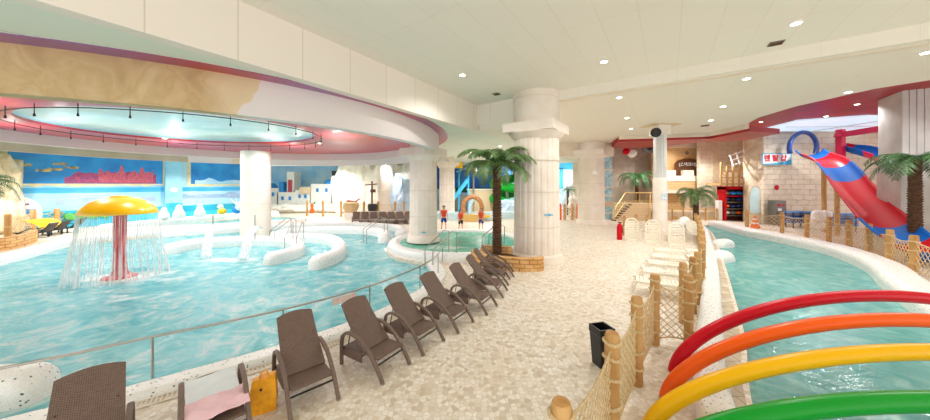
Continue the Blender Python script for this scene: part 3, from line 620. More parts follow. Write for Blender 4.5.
# ------------------------------------------------------------ downlights and added fill spots
def lamp_proto():
    t = thing('downlight', 'x', 'ceiling lamp'); t['group'] = 'round recessed ceiling downlights'
    MB().lathe([(.13, 0), (.14, -.02), (.1, -.03), (.1, 0)], (0, 0, 0), 20).build('rim', M['trim'], t, smooth=True)
    MB().lathe([(.095, -.028), (.09, -.034)], (0, 0, 0), 16).build('bulb', M['lamp'], t)
    return t
dl = [(462.5, 74.5, 7.1, 'in the high cream ceiling above the palm tree'), (604, 61, 7.1, 'in the high cream ceiling just right of the thick column'), (796, 22.6, 7.1, 'high ceiling, near the square vent'),
      (619, 97, 6.7, 'low ceiling, first behind the beam beside the thick column'), (627, 117.6, 6.7, 'low ceiling, second behind the beam, left of the loudspeaker'), (631, 128.5, 6.7, 'low ceiling, farthest, just left of the loudspeaker'),
      (746.7, 78, 6.7, 'low ceiling, middle of the picture right half close to beam'), (723, 106, 6.7, 'low ceiling, behind the one nearest the beam'), (710.5, 120, 6.7, 'low ceiling, farthest one beside the small vent'),
      (848, 91.6, 6.7, 'low ceiling close to the red curved edge'), (926, 52, 6.7, 'low ceiling at the right picture edge'),
      (826, 116, 7.65, 'red ceiling in front of the skylight, middle'), (761, 121.7, 7.65, 'red ceiling above the corner tower'), (857, 104, 7.65, 'red ceiling beside the grey pillar'),
      (72, 142, 5.83, 'pink ring ceiling above the yellow mushroom, left'), (165, 138, 5.83, 'pink ring ceiling beside the dome, centre'), (335, 131, 5.83, 'pink ring ceiling right of the dome'), (320, 143, 5.83, 'pink ring ceiling, right rear'), (300, 112, 5.83, 'pink ring ceiling, nearest on the right'),
      (500, 146, 5.85, 'added to the back ceiling behind the palm crown'), (470, 152, 5.85, 'added to the back ceiling above the spa basin'), (545, 161, 5.85, 'added to the back ceiling behind the thick column')]  # back ceiling downlights are added to light the far parts
proto = None
def add_light(p, power, spot=150, r=.12):
    ld = bpy.data.lights.new('lamp_or_fill_light', 'SPOT'); ld.energy = power; ld.spot_size = radians(spot); ld.spot_blend = .6; ld.shadow_soft_size = r; ld.color = (1, .98, .95)
    lo = bpy.data.objects.new('lamp_or_fill_light', ld); COL.objects.link(lo); lo.location = p; return lo
for i, (px, py, z, where) in enumerate(dl):
    d = F*(z-H)/(HY-py); q = Vector(((px-465)/F*d, d, z))
    lab = 'small round glowing downlight, '+where
    if proto is None: proto = lamp_proto(); proto.location = q; proto['label'] = lab; t = proto
    else: t = dup(proto, q, label=lab)
    add_light((q.x, q.y, q.z-.06), LAMP*(.9 if z < 6 else 1))
# suspended ring rail of small spots under the dome
t = thing('lighting_rail', 'dark oval rail with hanging spot lamps under the pale blue dome', 'light rail', (0, 0, 0))
MB().tube([(x, y, 5.7) for x, y in ell(.35)], .018, 6, closed=True).build('rail', M['darkmetal'], t)
for k in range(26):
    a = 2*pi*k/26; x, y = E.x+(ea+.35)*cos(a), E.y+(eb+.35)*sin(a)
    h = MB().tube([(x, y, 5.85), (x, y, 5.46)], .013, 5).build('hanger', M['darkmetal'], t); MB().tube([(x, y, 5.52), (x, y, 5.42)], [.02, .035], 8).build('spot_head', M['darkmetal'], h)
for k in range(8):
    a = 2*pi*(k+.5)/8; add_light((E.x+(ea-.9)*cos(a), E.y+(eb-.9)*sin(a), 5.5), LAMP*1.0, 165)  # added fill spots without fixtures, brightening the pool below
for k in range(6):
    a = 2*pi*(k+.25)/6
    for s_, e_ in ((-.6, 16), (1.2, 50)):
        lo = add_light((E.x+(ea+s_)*cos(a), E.y+(eb+s_)*sin(a), 5.3 if s_ < 0 else 5.0), e_, 160); lo.rotation_euler = (pi, 0, 0)  # added upward spots, no fixture, lifting the dome and red ceiling
ld = bpy.data.lights.new('dome_light', 'AREA'); ld.energy = 450; ld.size = 4; ld.color = (.9, 1, 1)
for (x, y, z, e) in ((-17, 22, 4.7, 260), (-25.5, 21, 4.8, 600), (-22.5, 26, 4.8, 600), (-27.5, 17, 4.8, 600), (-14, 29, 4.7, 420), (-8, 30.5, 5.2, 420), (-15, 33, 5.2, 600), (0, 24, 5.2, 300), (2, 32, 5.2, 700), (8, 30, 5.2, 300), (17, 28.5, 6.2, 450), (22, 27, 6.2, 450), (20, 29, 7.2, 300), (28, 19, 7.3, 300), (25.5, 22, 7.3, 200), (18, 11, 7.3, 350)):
    add_light((x, y, z), e, 165)  # extra fixtureless spots, fill for mural, far halls and right hall
for (x, y, z, e) in ((-8, 40, 6.5, 900), (6, 40, 6.5, 900), (14, 38, 6.5, 700)): add_light((x, y, z), e, 170, .4)  # added fill spots without fixtures in front of the back wall
# ceiling vents
for px, py, z, wh, s in ((496.5, 93.8, 7.1, 'dark square ceiling vent beside the thick column top', .28), (776, 43, 7.1, 'brown square ceiling vent in the high ceiling on the right', .3), (705, 125.5, 6.7, 'small dark ceiling vent far back in the low ceiling', .4)):
    d = F*(z-H)/(HY-py); t = thing('ceiling_vent', wh, 'vent', ((px-465)/F*d, d, z), AX)
    MB().box((0, 0, -.012), (s, s, .024)).build('frame', M['grey'], t)
    b = MB()
    for k in range(5): b.box((0, (k-2)*s*.17, -.03), (s*.85, s*.07, .012))
    b.build('slats', M['wooddk'], t)

# ------------------------------------------------------------ loungers
def lounger(name, label, recl=True, group=None):
    t = thing(name, label, 'sun lounger', group=group)
    prof = [(-.52, 0), (-.525, .2), (-.52, .40), (-.47, .53), (-.35, .60), (-.18, .60), (.02, .54), (.22, .40), (.38, .22), (.52, .02)]
    for s in (-1, 1):
        a = MB().tube([(p.x, s*.315, p.z) for p in spline([(x, 0, z) for x, z in prof], 4)], .02, 8, up=(0, 1, 0), flat=(.03, .027)).build('arm', M['wickerarm'], t, smooth=True)
        MB().box((.515, s*.315, .012), (.06, .052, .024)).build('foot_cap', M['steel'], a)
    MB().box((.17, 0, .335), (.42, .56, .035)).build('seat', M['wicker'], t)
    MB().box((-.26, 0, .31), (.46, .56, .03)).build('bench_slab', M['wicker'], t)
    for s in (-1, 1): MB().box((-.26, s*.285, .24), (.48, .02, .16)).build('side_panel', M['wicker'], t)
    b = MB(); b.tube([(.37, -.31, .24), (.37, .31, .24)], .016, 6); b.tube([(.30, -.31, .31), (.30, .31, .31)], .014, 6); b.tube([(-.47, -.31, .3), (-.47, .31, .3)], .016, 6)
    b.tube([(.02, -.31, .3), (.02, .31, .3)], .014, 6); b.build('crossbar', M['darkmetal'], t)
    # backrest: woven slab, arched top
    b = MB(); nu, nv = 8, 10; Lb = .92
    for side in (0, 1):
        for i in range(nu+1):
            for j in range(nv+1):
                u = i/nu*2-1; v = j/nv; hw = .29-.025*v; l = Lb*v-(.05*u*u*v)
                bow = .03*sin(pi*v)
                if recl: x, z = .02-.66*l/Lb*1.0, .36+.70*l/Lb; nx, nz = .73, .68
                else: x, z = -.02-.86*l/Lb, .36; nx, nz = 0, 1
                o = (.016 if side else -.016)-bow
                b.v.append((x+nx*o, u*hw, z+nz*o))
    S = (nu+1)*(nv+1); idx = lambda s, i, j: s*S+i*(nv+1)+j
    for i in range(nu):
        for j in range(nv):
            b.f.append((idx(0, i, j), idx(0, i, j+1), idx(0, i+1, j+1), idx(0, i+1, j))); b.f.append((idx(1, i, j), idx(1, i+1, j), idx(1, i+1, j+1), idx(1, i, j+1)))
    for i in range(nu):
        for j in (0, nv): b.f.append((idx(0, i, j), idx(0, i+1, j), idx(1, i+1, j), idx(1, i, j)))
    for j in range(nv):
        for i in (0, nu): b.f.append((idx(0, i, j), idx(1, i, j), idx(1, i, j+1), idx(0, i, j+1)))
    b.build('backrest', M['wicker'], t)
    if recl:
        b = MB()
        for s in (-1, 1): MB().tube([(-.36, s*.22, .75), (-.46, s*.22, .33)], .01, 6).build('prop_strut', M['darkmetal'], t)
    return t
G1 = 'brown wicker loungers along the near pool kerb'
lg0 = lounger('wicker_lounger', 'x', True, G1)
def facing(L_, R_):
    w_ = (R_-L_); return atan2(w_.y, w_.x)-pi/2+.12
rows = [  # front feet left/right in the photograph
 ((291, 419), (339, 403), 'first fully visible upright brown wicker lounger, right of the yellow bag'),
 ((380, 384), (412, 365), 'brown wicker lounger second to the right of the yellow bag'),
 ((422, 355), (445, 342), 'brown wicker lounger third to the right of the yellow bag'),
 ((457.5, 334), (474, 322), 'brown wicker lounger fourth to the right of the yellow bag'),
 ((486, 315), (498, 306.7), 'brown wicker lounger fifth to the right of the yellow bag'),
 ((502, 298.5), (508.5, 290.5), 'brown wicker lounger third from the palm tree planter'),
]
first = True
def putl(mid, rz, lab, src=None):
    global first
    if src is None:
        if first: lg0.location = mid; lg0.rotation_euler = (0, 0, rz); lg0['label'] = lab; first = False; return lg0
        return dup(lg0, mid, rz, lab)
for (a, c_, lab), rz in zip(rows, (-.82, -.56, -.58, -.56, -.5, -.33)):
    mid = (at(*a)+at(*c_))/2; f = Vector((cos(rz), sin(rz), 0)); putl(mid-f*.52, rz, lab)
for x, y, rz, lab in ((1.45, 9.85, -.22, 'brown wicker lounger second from the palm tree planter'), (1.74, 10.72, -.12, 'brown wicker lounger nearest to the palm tree planter')):
    f = Vector((cos(rz), sin(rz), 0)); putl(Vector((x, y, 0))-f*.52, rz, lab)
putl(Vector((-3.93, 3.08, 0)), -.78, 'brown wicker lounger at the bottom left corner, cut by the frame')
lf = lounger('wicker_lounger', 'flat lowered brown wicker lounger lying under two towels', False, G1)
lf.location = (-3.22, 3.86, 0); lf.rotation_euler = (0, 0, -.82)
# towels on it
def cloth(name, m, label, cx, cy, lx, ly, z0, root, seed, fold=.02, drop=0.0):
    Mx = Matrix.Translation(root.location) @ Matrix.Rotation(root.rotation_euler[2], 4, 'Z'); b = MB(); nx, ny = 22, 22; top = []
    for s in (0, 1):
        for i in range(nx+1):
            for j in range(ny+1):
                x = cx+lx*(i/nx-.5); y = cy+ly*(j/ny-.5); q = noise.noise((x*5+seed, y*5, seed))*fold+noise.noise((x*14, y*14, seed))*fold*.3
                x += noise.noise((seed, y*3, 1))*.04; z = z0+max(q, -.01)+fold*.6-(0 if s else .012)
                over = abs(y)-.28
                b.v.append((x, y, z))
    S = (nx+1)*(ny+1); I = lambda s, i, j: s*S+i*(ny+1)+j
    for i in range(nx):
        for j in range(ny): b.f += [(I(0, i, j), I(0, i, j+1), I(0, i+1, j+1), I(0, i+1, j)), (I(1, i, j), I(1, i+1, j), I(1, i+1, j+1), I(1, i, j+1))]
    for i in range(nx):
        for j in (0, ny): b.f.append((I(0, i, j), I(0, i+1, j), I(1, i+1, j), I(1, i, j)))
    for j in range(ny):
        for i in (0, nx): b.f.append((I(0, i, j), I(1, i, j), I(1, i, j+1), I(0, i, j+1)))
    b.v = [tuple(Mx @ Vector(p)) for p in b.v]
    o = b.build(name, m, smooth=True, angle=60); return tag(o, label, 'towel')
cloth('towel', M['towel'], 'white towel spread over the flat wicker lounger', -.38, 0, .88, .56, .385, lf, 1.0, .012)
cloth('towel', M['towelp'], 'pale pink towel crumpled over the front of the flat lounger', .12, .02, .46, .62, .42, lf, 5.0, .04)
# yellow bag
p = at(264, 410); t = thing('shopping_bag', 'yellow bag with handle holes standing between two wicker loungers', 'bag', p, .5)
b = MB(); zz = [0, .1, .3, .46]; 
for z, k in ((0, 1), (.16, 1.04), (.34, .95), (.47, .86)):
    for (x, y) in ((-.16, -.07), (0, -.085), (.16, -.07), (.16, .07), (0, .085), (-.16, .07)): b.v.append((x*k+noise.noise((x*9, y*9, z*5))*.02, y*k*(1-.5*z), z+(.03*(x+.12)/.24 if z > .4 else 0)))
for i in range(3):
    for k in range(6): b.f.append((i*6+k, i*6+(k+1) % 6, i*6+6+(k+1) % 6, i*6+6+k))
b.f += [(5, 4, 3, 2, 1, 0), (18, 19, 20, 21, 22, 23)]
b.build('bag_body', M['bag'], t)
for s in (-1, 1): MB().tube([(-.05, s*.03, .45), (-.04, s*.03, .53), (0, s*.03, .55), (.04, s*.03, .53), (.05, s*.03, .46)], .009, 6).build('handle', M['bag'], t)
MB().ball((-.03, -.075, .34), .018, 8, 6).build('button', M['black'], t)
# far row of dark loungers behind the pool wall
def small_lounger(name, label, m):
    t = thing(name, label, 'sun lounger')
    b = MB(); b.box((0, 0, .32), (1.2, .6, .06)); b.build('seat', m, t)
    MB().tube([(-.6, 0, .34), (-.85, 0, .58), (-1.1, 0, .9)], .03, 8, up=(0, 1, 0), flat=(.28, .03)).build('backrest', m, t)
    for x in (-.5, .5):
        for y in (-.26, .26): MB().box((x, y, .15), (.05, .05, .3)).build('leg', m, t)
    for s in (-1, 1): MB().tube([(-.55, s*.3, .02), (-.5, s*.3, .45), (-.2, s*.3, .6), (.3, s*.3, .4), (.6, s*.3, .02)], .025, 6).build('arm', m, t)
    return t
sl0 = None
for i, px in enumerate((356, 365, 374, 383, 392, 401, 410)):
    pos = atd(px, 24.6+.08*i); lab = 'far dark lounger behind the curved pool wall, %s' % ['leftmost of the row', 'second from left', 'third from left', 'below the pale round column', 'right of the pale column', 'second from the fluted column', 'nearest the fluted column'][i]
    if sl0 is None: sl0 = small_lounger('dark_lounger', lab, M['wickerarm']); sl0.location = pos; sl0.rotation_euler = (0, 0, -1.25); sl0['group'] = 'far dark loungers in a row'
    else: dup(sl0, pos, -1.25, lab)
MB().box((0, 0, .45), (4.6, .25, .9)).build('trim_20', M['cream'], loc=(-6.9, 26.2, 0), rz=.05)['kind'] = 'structure'
for i, (px, d, lab) in enumerate([(33, 18.2, 'black lounger on the left deck nearest the brick planter'), (47, 19.2, 'black lounger in the middle of the three below the mural'), (63, 20.2, 'black lounger farthest right of the three below the mural')]):
    pos = atd(px, d); 
    if i == 0: bl0 = small_lounger('black_lounger', lab, M['black']); bl0.location = pos; bl0.rotation_euler = (0, 0, pi+.15); bl0['group'] = 'black loungers on the left deck'
    else: dup(bl0, pos, pi+.15, lab)
for px, lab in ((33, 'yellow towel over the back of the left black lounger'), (46, 'yellow towel over the back of the middle black lounger')):
    pos = atd(px+4, 19.6 if px > 40 else 18.8); o = MB().tube([(-.5, 0, .95), (-.2, 0, 1.0), (.2, 0, .8), (.5, 0, .5)], .03, 8, up=(0, 1, 0), flat=(.4, .04)).build('towel', M['mush'], loc=pos, rz=.3); tag(o, lab, 'towel')

# ------------------------------------------------------------ stainless railings
def railing(name, pts, h, z0, label, posts, r=.02, lean=0, cat='railing'):
    t = thing(name, label, cat, (0, 0, 0)); P = spline([(a, b, 0) for a, b in pts], 6)
    MB().tube([p+Vector((0, 0, z0+h)) for p in P], r, 8).build('handrail', M['steel'], t, smooth=True)
    for (x, y) in posts:
        MB().tube([(x, y, z0), (x, y, z0+h)], r*.8, 8).build('post', M['steel'], t, smooth=True)
    return t
rp_ = [(-9.5, 2.1), (-6.25, 3.95), (-5.05, 4.80), (-3.58, 5.87), (-2.3, 7.25), (-1.35, 9), (-.95, 10.6), (-.9, 12.0)]
railing('pool_railing', rp_, .66, .1, 'long stainless steel handrail on the kerb behind the brown wicker loungers', [(-9.5, 2.1), (-5.02, 4.82), (-3.56, 5.88), (-2.3, 7.25), (-1.35, 9.0), (-.95, 10.6), (-.9, 12)])
# small notice hanging on the rail
p = Vector((-2.72, 6.78, .63)); t = thing('rail_notice', 'small white and blue notice plate hanging on the steel pool handrail', 'sign', p, atan2(1.38, 1.28))
MB().box((0, 0, 0), (.56, .012, .15)).build('plate', mat('notice_pink', '#e9e4e0', .5, var='#e2b8b0', vscale=16), t)
MB().prism([(-.05, -.075), (.28, -.075), (.28, .04), (.12, -.03)], -.009, -.006).build('blue_swoosh', M['blue'], t).rotation_euler = (pi/2, 0, 0)
for i, (px, d, lab, z, h) in enumerate([(213, 16.4, 'thin steel pole of the left massage wall in the pool', .3, 1.3), (255, 16.0, 'thin steel pole in front of the smooth round column', .3, 1.3)]):
    q = atd(px, d); o = MB().tube([(0, 0, 0), (0, 0, h)], .03, 8).build('pool_pole', M['steel'], loc=(q.x, q.y, z)); tag(o, lab, 'pole')
def hand(name, a, bq, lab, z=.36, h=.85):
    a = Vector(a); bq = Vector(bq); t = thing(name, lab, 'handrail', (a.x, a.y, z)); d = bq-a
    for k, off in enumerate((0, .5)):
        n_ = Vector((-d.y, d.x, 0)).normalized()*off
        MB().tube([n_, n_+Vector((0, 0, h)), n_+Vector((d.x*.2, d.y*.2, h+.08)), n_+Vector((d.x, d.y, h*.35)), n_+Vector((d.x, d.y, -.5))], .022, 8).build('rail', M['steel'], t, smooth=True)
    return t
hand('pool_handrail', (-9.0, 15.7), (-8.6, 14.3), 'steel handrail pair entering the pool beside the nearest curved wall')
hand('pool_handrail', (-10.2, 17.6), (-10.8, 16.6), 'steel handrail pair between the first and second curved walls')
hand('pool_handrail', (-4.9, 18.2), (-5.9, 17.4), 'steel handrail pair at the end of the far curved wall')
hand('spa_handrail', (-.7, 12.9), (-1.6, 12.0), 'steel handrail leading over the near side of the spa wall')
hand('spa_handrail', (1.9, 14.4), (1.2, 15.1), 'steel handrail at the spa wall right of the palm trunk')

# ------------------------------------------------------------ yellow mushroom fountain
t = thing('mushroom_fountain', 'yellow mushroom fountain on a red pole raining water into the pool', 'fountain', (mushC.x, 10.9, -.2))
b = MB().lathe([(.05, 2.98), (.2, 2.97), (.5, 2.9), (.75, 2.76), (.93, 2.56), (1.0, 2.42), (1.0, 2.36), (.94, 2.36), (.7, 2.44), (.2, 2.5)], (0, 0, 0), 48); b.build('cap', M['mush'], t, smooth=True, angle=60)
MB().lathe([(.24, 2.96), (.24, 3.0), (.1, 3.03)], (0, 0, 0), 24).build('cap_knob', M['mush'], t, smooth=True)
b = MB()
for k in range(7): a = 2*pi*k/7; b.tube([(cos(a)*.12, sin(a)*.12, 0), (cos(a+.5)*.1, sin(a+.5)*.1, 1.2), (cos(a+1)*.11, sin(a+1)*.11, 2.5)], [.08, .065, .07], 8)
b.build('pole', M['mushpole'], t, smooth=True)
MB().lathe([(.5, 0), (.45, .1), (.25, .16), (.2, .3)], (0, 0, 0), 24).build('foot', M['mushpole'], t, smooth=True)
b = MB()
for k in range(90):
    a = 2*pi*(k+random.random()*.7)/90; r0 = .99; r1 = r0+.1+random.random()*.3; wd = .006+random.random()*.018
    pts = [(mushC.x+r0*cos(a), 10.9+r0*sin(a), 2.14), (mushC.x+(r0+.04)*cos(a), 10.9+(r0+.04)*sin(a), 1.5), (mushC.x+r1*cos(a), 10.9+r1*sin(a), -.12)]
    b.tube(pts, [wd*.6, wd, wd*1.8], 4)
o = b.build('falling_water', M['fall']); tag(o, 'curtain of falling water strands around the yellow mushroom fountain', 'water', kind='stuff')
# arched jets from the near curved wall
for i, (a, c_, lab) in enumerate([((215, 15.9), (206, 13.3), 'white arching water jet pouring beside the left pool pole'), ((262, 15.7), (243, 12.9), 'white arching water jet pouring beside the round column')]):
    p0 = atd(*a); p1 = atd(*c_); pts = []
    for k in range(9): s = k/8; q = p0.lerp(p1, s); pts.append((q.x, q.y, .9+.5*sin(pi*min(s*.8, 1))-1.2*s*s))
    b = MB()
    for j in range(5): dx = (j-2)*.05; b.tube([(x+dx*(.3+k*.12), y, z) for k, (x, y, z) in enumerate(pts)], [.02+.012*k for k in range(9)], 6)
    o = b.build('water_jet', M['fall']); tag(o, lab, 'water jet')

# ------------------------------------------------------------ palms
def palm(name, label, loc, h, r0, r1, nfr, fl_, leafm, droop=1.0, seed=1, lean=(0, 0), wd=.055, leaflets=22, up=.75, group=None, bulge=True):
    rnd = random.Random(seed); t = thing(name, label, 'palm tree', loc, group=group)
    b = MB(); nr = int(h/.11); prof = []
    for i in range(nr):
        z = h*i/nr; r = r0+(r1-r0)*i/nr; prof += [(r*.9, z), (r*1.14, z+h/nr*.75)]
    prof.append((r1, h))
    N = 14; 
    for (r, z) in prof:
        for k in range(N):
            a = 2*pi*k/N+z*3; rr = r*(1+.08*rnd.uniform(-1, 1)); b.v.append((rr*cos(a)+lean[0]*z/h, rr*sin(a)+lean[1]*z/h, z))
    for i in range(len(prof)-1):
        for k in range(N): b.f.append((i*N+k, i*N+(k+1) % N, (i+1)*N+(k+1) % N, (i+1)*N+k))
    b.f.append(tuple((len(prof)-1)*N+k for k in range(N))); b.build('trunk', M['trunk'], t)
    for i in range(nfr):
        a = 2*pi*i/nfr*2.4+rnd.uniform(-.2, .2); e = up*(1-i/nfr)**1.1*1.35+.1; L = fl_*rnd.uniform(.85, 1.1); pts = []
        x = z = 0; th = e; n = 12
        for k in range(n+1):
            pts.append(Vector((x*cos(a), x*sin(a), z))); x += cos(th)*L/n; z += sin(th)*L/n; th -= droop*(.10+.085*k/n*2)*(1 if th > -1.2 else 0)
        b = MB(); b.tube([p+Vector((lean[0], lean[1], h)) for p in pts], [.022*(1-.8*k/n)*fl_/1.7 for k in range(n+1)], 4)
        side = Vector((-sin(a), cos(a), 0))
        for k in range(leaflets):
            s = .12+.88*k/leaflets; q = s*n; i0 = min(int(q), n-1); P = pts[i0].lerp(pts[i0+1], q-i0); T = (pts[i0+1]-pts[i0]).normalized()
            ll = fl_*.27*(sin(pi*min(1, s*.85+.12))**.6)*rnd.uniform(.85, 1.1)
            for sg in (-1, 1):
                D = (side*sg+T*.75+Vector((0, 0, -.3+rnd.uniform(-.2, .2)))).normalized(); Wd = T*wd*fl_/1.7*.5; o_ = Vector((lean[0], lean[1], h))
                p0 = P+o_; p1 = p0+D*ll*.5; p2 = p0+D*ll+Vector((0, 0, -ll*.18))
                b.add([p0-Wd*.6, p0+Wd*.6, p1+Wd, p1-Wd, p2], [(0, 1, 2, 3), (3, 2, 4)])
        me = b.build('frond', leafm, t)
    return t
P1 = at(497, 251, 0); P1 = atd(497, 12.35)
palm('palm_tree', 'tall palm with shaggy brown trunk in the brick planter beside the thick column', (P1.x, P1.y, .2), 3.8, .19, .16, 34, 1.85, M['leaf'], .95, 3, up=.85, wd=.05, leaflets=26)
palm('palm_tree', 'palm standing at the top of the cream staircase', atd(637, 31, 1.4), 2.6, .2, .16, 16, 2.3, M['leafdk'], 1.15, 5, leaflets=16, up=.6)
palm('palm_tree', 'palm in the middle of the fenced chair area behind white chairs', atd(696, 19.2), 2.6, .17, .14, 22, 1.55, M['leaf'], 1.2, 6, leaflets=16)
palm('palm_tree', 'palm with spiny dark trunk in front of the grey concrete pillar', atd(915, 12.9), 4.3, .2, .18, 18, 1.75, M['leafdk'], .95, 8, leaflets=20, up=.45)
palm('palm_tree', 'palm at the left picture edge beside the mural', atd(-20, 16), 3.3, .2, .16, 18, 1.7, M['leafdk'], 1.2, 9, leaflets=16)
palm('palm_tree', 'small palm in the far gap between thick and wide columns', atd(568, 32), 2.6, .14, .1, 12, 1.3, M['leafdk'], 1.2, 10, leaflets=10)
# brick planter round the palm and column foot
t = thing('brick_planter', 'low curved sand-coloured brick planter at the foot of palm and thick column', 'planter', (0, 0, 0))
pc = [(.35, 12.55), (.75, 11.75), (1.45, 11.35), (2.15, 11.15), (2.75, 11.2), (2.9, 11.45)]
kerb('planter_wall', pc, .22, 0, .5, M['planter'], None, rnd=.15, parent=t)
kerb('planter_wall', [(.75, 12.9), (1.3, 12.75), (1.9, 12.6)], .22, 0, .62, M['planter'], None, rnd=.15, parent=t)
MB().prism([(.5, 12.6), (.85, 11.85), (1.5, 11.5), (2.0, 11.4), (2.1, 12.0), (1.8, 12.5), (1.2, 12.7)], 0, .35).build('soil', M['wooddk'], t)
# left brick planter
kb = at(12, 248); t = thing('brick_planter', 'low brick planter on the far left deck beside the black loungers', 'planter', (0, 0, 0))
kerb('planter_wall', [atd(-20, 14.2)[:2], atd(10, 15.0)[:2], atd(31, 16.6)[:2], atd(33, 17.3)[:2]], .3, 0, .62, M['planter'], None, rnd=.15, parent=t)

# ------------------------------------------------------------ rope fences
def post_mesh(h, r, parent, loc, wraps=(.2, .38, .62, .8, .93)):
    rnd = random.Random(int(loc[0]*100)); prof = [(r*1.05, 0)]+[(r*(1+.05*rnd.uniform(-1, 1)), h*k/8) for k in range(1, 8)]+[(r*.98, h-.03), (r*.86, h)]
    x, y, z = loc; po = MB().lathe(prof, (x, y, z), 14).build('post', M['wood'], parent, smooth=True, angle=50)
    for wq in wraps:
        b = MB()
        for q in (-.006,): b.tube([(x+(r*1.12)*cos(a), y+(r*1.12)*sin(a), z+h*wq+q+.012*sin(a*2+wq*9)) for a in [2*pi*k/14 for k in range(14)]], .021, 6, closed=True)
        b.build('rope_binding', M['rope'], po, smooth=True)
    MB().lathe([(r*.85, h+.0005), (r*.8, h+.006)], (x, y, z), 14).build('cut_end', M['woodend'], po)
def net(parent, a, c_, z0=.12, z1=1.2, cell=.17, r=.0085, sag=.12, n=4):
    a = Vector(a); c_ = Vector(c_); L_ = (c_-a).length; b = MB(); nx = max(2, round(L_/cell)); nz = max(2, round((z1-z0)/cell/1.1))
    def pt(s, v):
        p = a.lerp(c_, s); sg = sag*4*s*(1-s)
        zt = z1-sg; zb = z0+sg*.3; return Vector((p.x, p.y, zb+(zt-zb)*v))
    for v in (0, 1): b.tube([pt(k/8, v) for k in range(9)], r*1.7, n+1)
    for k in range(-nz, nx+1):
        for sg in (1, -1):
            pts = []
            for j in range(nz+1):
                s = ((k+j) if sg > 0 else (k+nz-j))/nx
                if 0 <= s <= 1: pts.append(pt(s, j/nz)+Vector((noise.noise((s*9, j, k))*.012, 0, noise.noise((s*7, j*2, k+5))*.02)))
            if len(pts) > 1: b.tube(pts, r, n)
    return b.build('rope_net', M['rope'], parent)
def fence(label, pts, h=1.4, r=.075, cell=.17, rr=.0085, wraps=(.2, .38, .62, .8, .93), n=4, skip=()):
    t = thing('rope_fence', label, 'fence', (pts[0][0], pts[0][1], 0)); o = Vector((pts[0][0], pts[0][1], 0)); Q = [Vector((p[0], p[1], 0))-o for p in pts]
    for p in Q: post_mesh(h, r, t, p, wraps)
    for i, (p, q) in enumerate(zip(Q[:-1], Q[1:])):
        if i in skip: continue
        d = (q-p).normalized()*r; net(t, p+d, q-d, .12, h*.86, cell, rr, n=n)
    return t
fence('near rope net fence on wooden posts running past the black bin', [(.8, 2.49), (1.79, 3.65), (2.76, 4.82), (3.82, 6.04), (4.45, 5.97)], r=.085, cell=.15)
fence('rope net fence along the white kerb behind the white plastic chairs', [(6.25, 8.06), (7.3, 9.25), (8.25, 10.4), (9.3, 11.75), (10.4, 13.2), (11.6, 14.8), (12.8, 16.4), (13.9, 17.9), (14.6, 19.0)], r=.08, cell=.19, wraps=(.25, .6, .88))
MB_ = None
fence('rope fence link between the corner post and the kerb fence', [(5.05, 6.95), (5.7, 7.5)], r=.08, cell=.18, wraps=(.3, .6, .9))
fence('rope fence along the back of the white chair area before the stairs', [atd(697, 19.6)[:2], atd(676, 18.9)[:2], atd(664, 19.2)[:2], atd(647, 19.8)[:2], atd(636, 20.0)[:2], atd(624, 19.0)[:2]], h=1.25, r=.08, cell=.25, rr=.012, wraps=(.3, .8), n=3)
fence('rope net fence on the outer bank of the river below the slide', [atd(747, 21.4)[:2], atd(782, 19.9)[:2], atd(807, 18.2)[:2], atd(829, 16.9)[:2], atd(849, 15.5)[:2], atd(869, 13.9)[:2], atd(890, 12.1)[:2], atd(914, 10.7)[:2], (14.7, 8.9), (13.0, 6.9)], r=.11, cell=.24, rr=.012, wraps=(.3, .62, .85))
fence('short rope fence on the far left deck before the mural', [atd(8, 17.6)[:2], atd(33, 20.6)[:2], atd(57, 21.6)[:2], atd(76, 23)[:2]], h=1.5, r=.14, cell=.35, rr=.014, wraps=(.5,), n=3)
fence('far rope fence on the rock ledge behind the dark loungers', [atd(307, 31)[:2], atd(323, 30.5)[:2], atd(341, 30)[:2], atd(364, 29)[:2], atd(378, 29)[:2], atd(395, 29)[:2], atd(404, 29)[:2]], h=1.6, r=.1, cell=.5, rr=.012, wraps=(.5,), n=3)

# ------------------------------------------------------------ rainbow tubes over the river
def arch(label, m, pd, x0, x1, hh, r):
    t = thing('rainbow_tube', label, 'arched tube'); cx = (x0+x1)/2; a_ = (x1-x0)/2
    pts = [(cx-a_*cos(pi*k/60), pd+.0*k, .0+hh*sin(pi*k/60)**1.12) for k in range(61)]
    zf = [0]*61
    b = MB().tube(pts, r, 20).build('tube', m, t, smooth=True)
    return t
arch('red arched tube of the rainbow, farthest over the river', M['red'], 5.15, 3.6, 10.5, 1.3, .098)
arch('orange arched tube of the rainbow, second from the river end', M['orange'], 4.5, 3.03, 9.85, 1.18, .1)
arch('yellow arched tube of the rainbow between orange and green', M['yellow'], 3.92, 2.42, 9.6, 1.02, .102)
arch('green arched tube of the rainbow at the bottom picture edge', M['green'], 3.35, 2.0, 8.1, .78, .108)

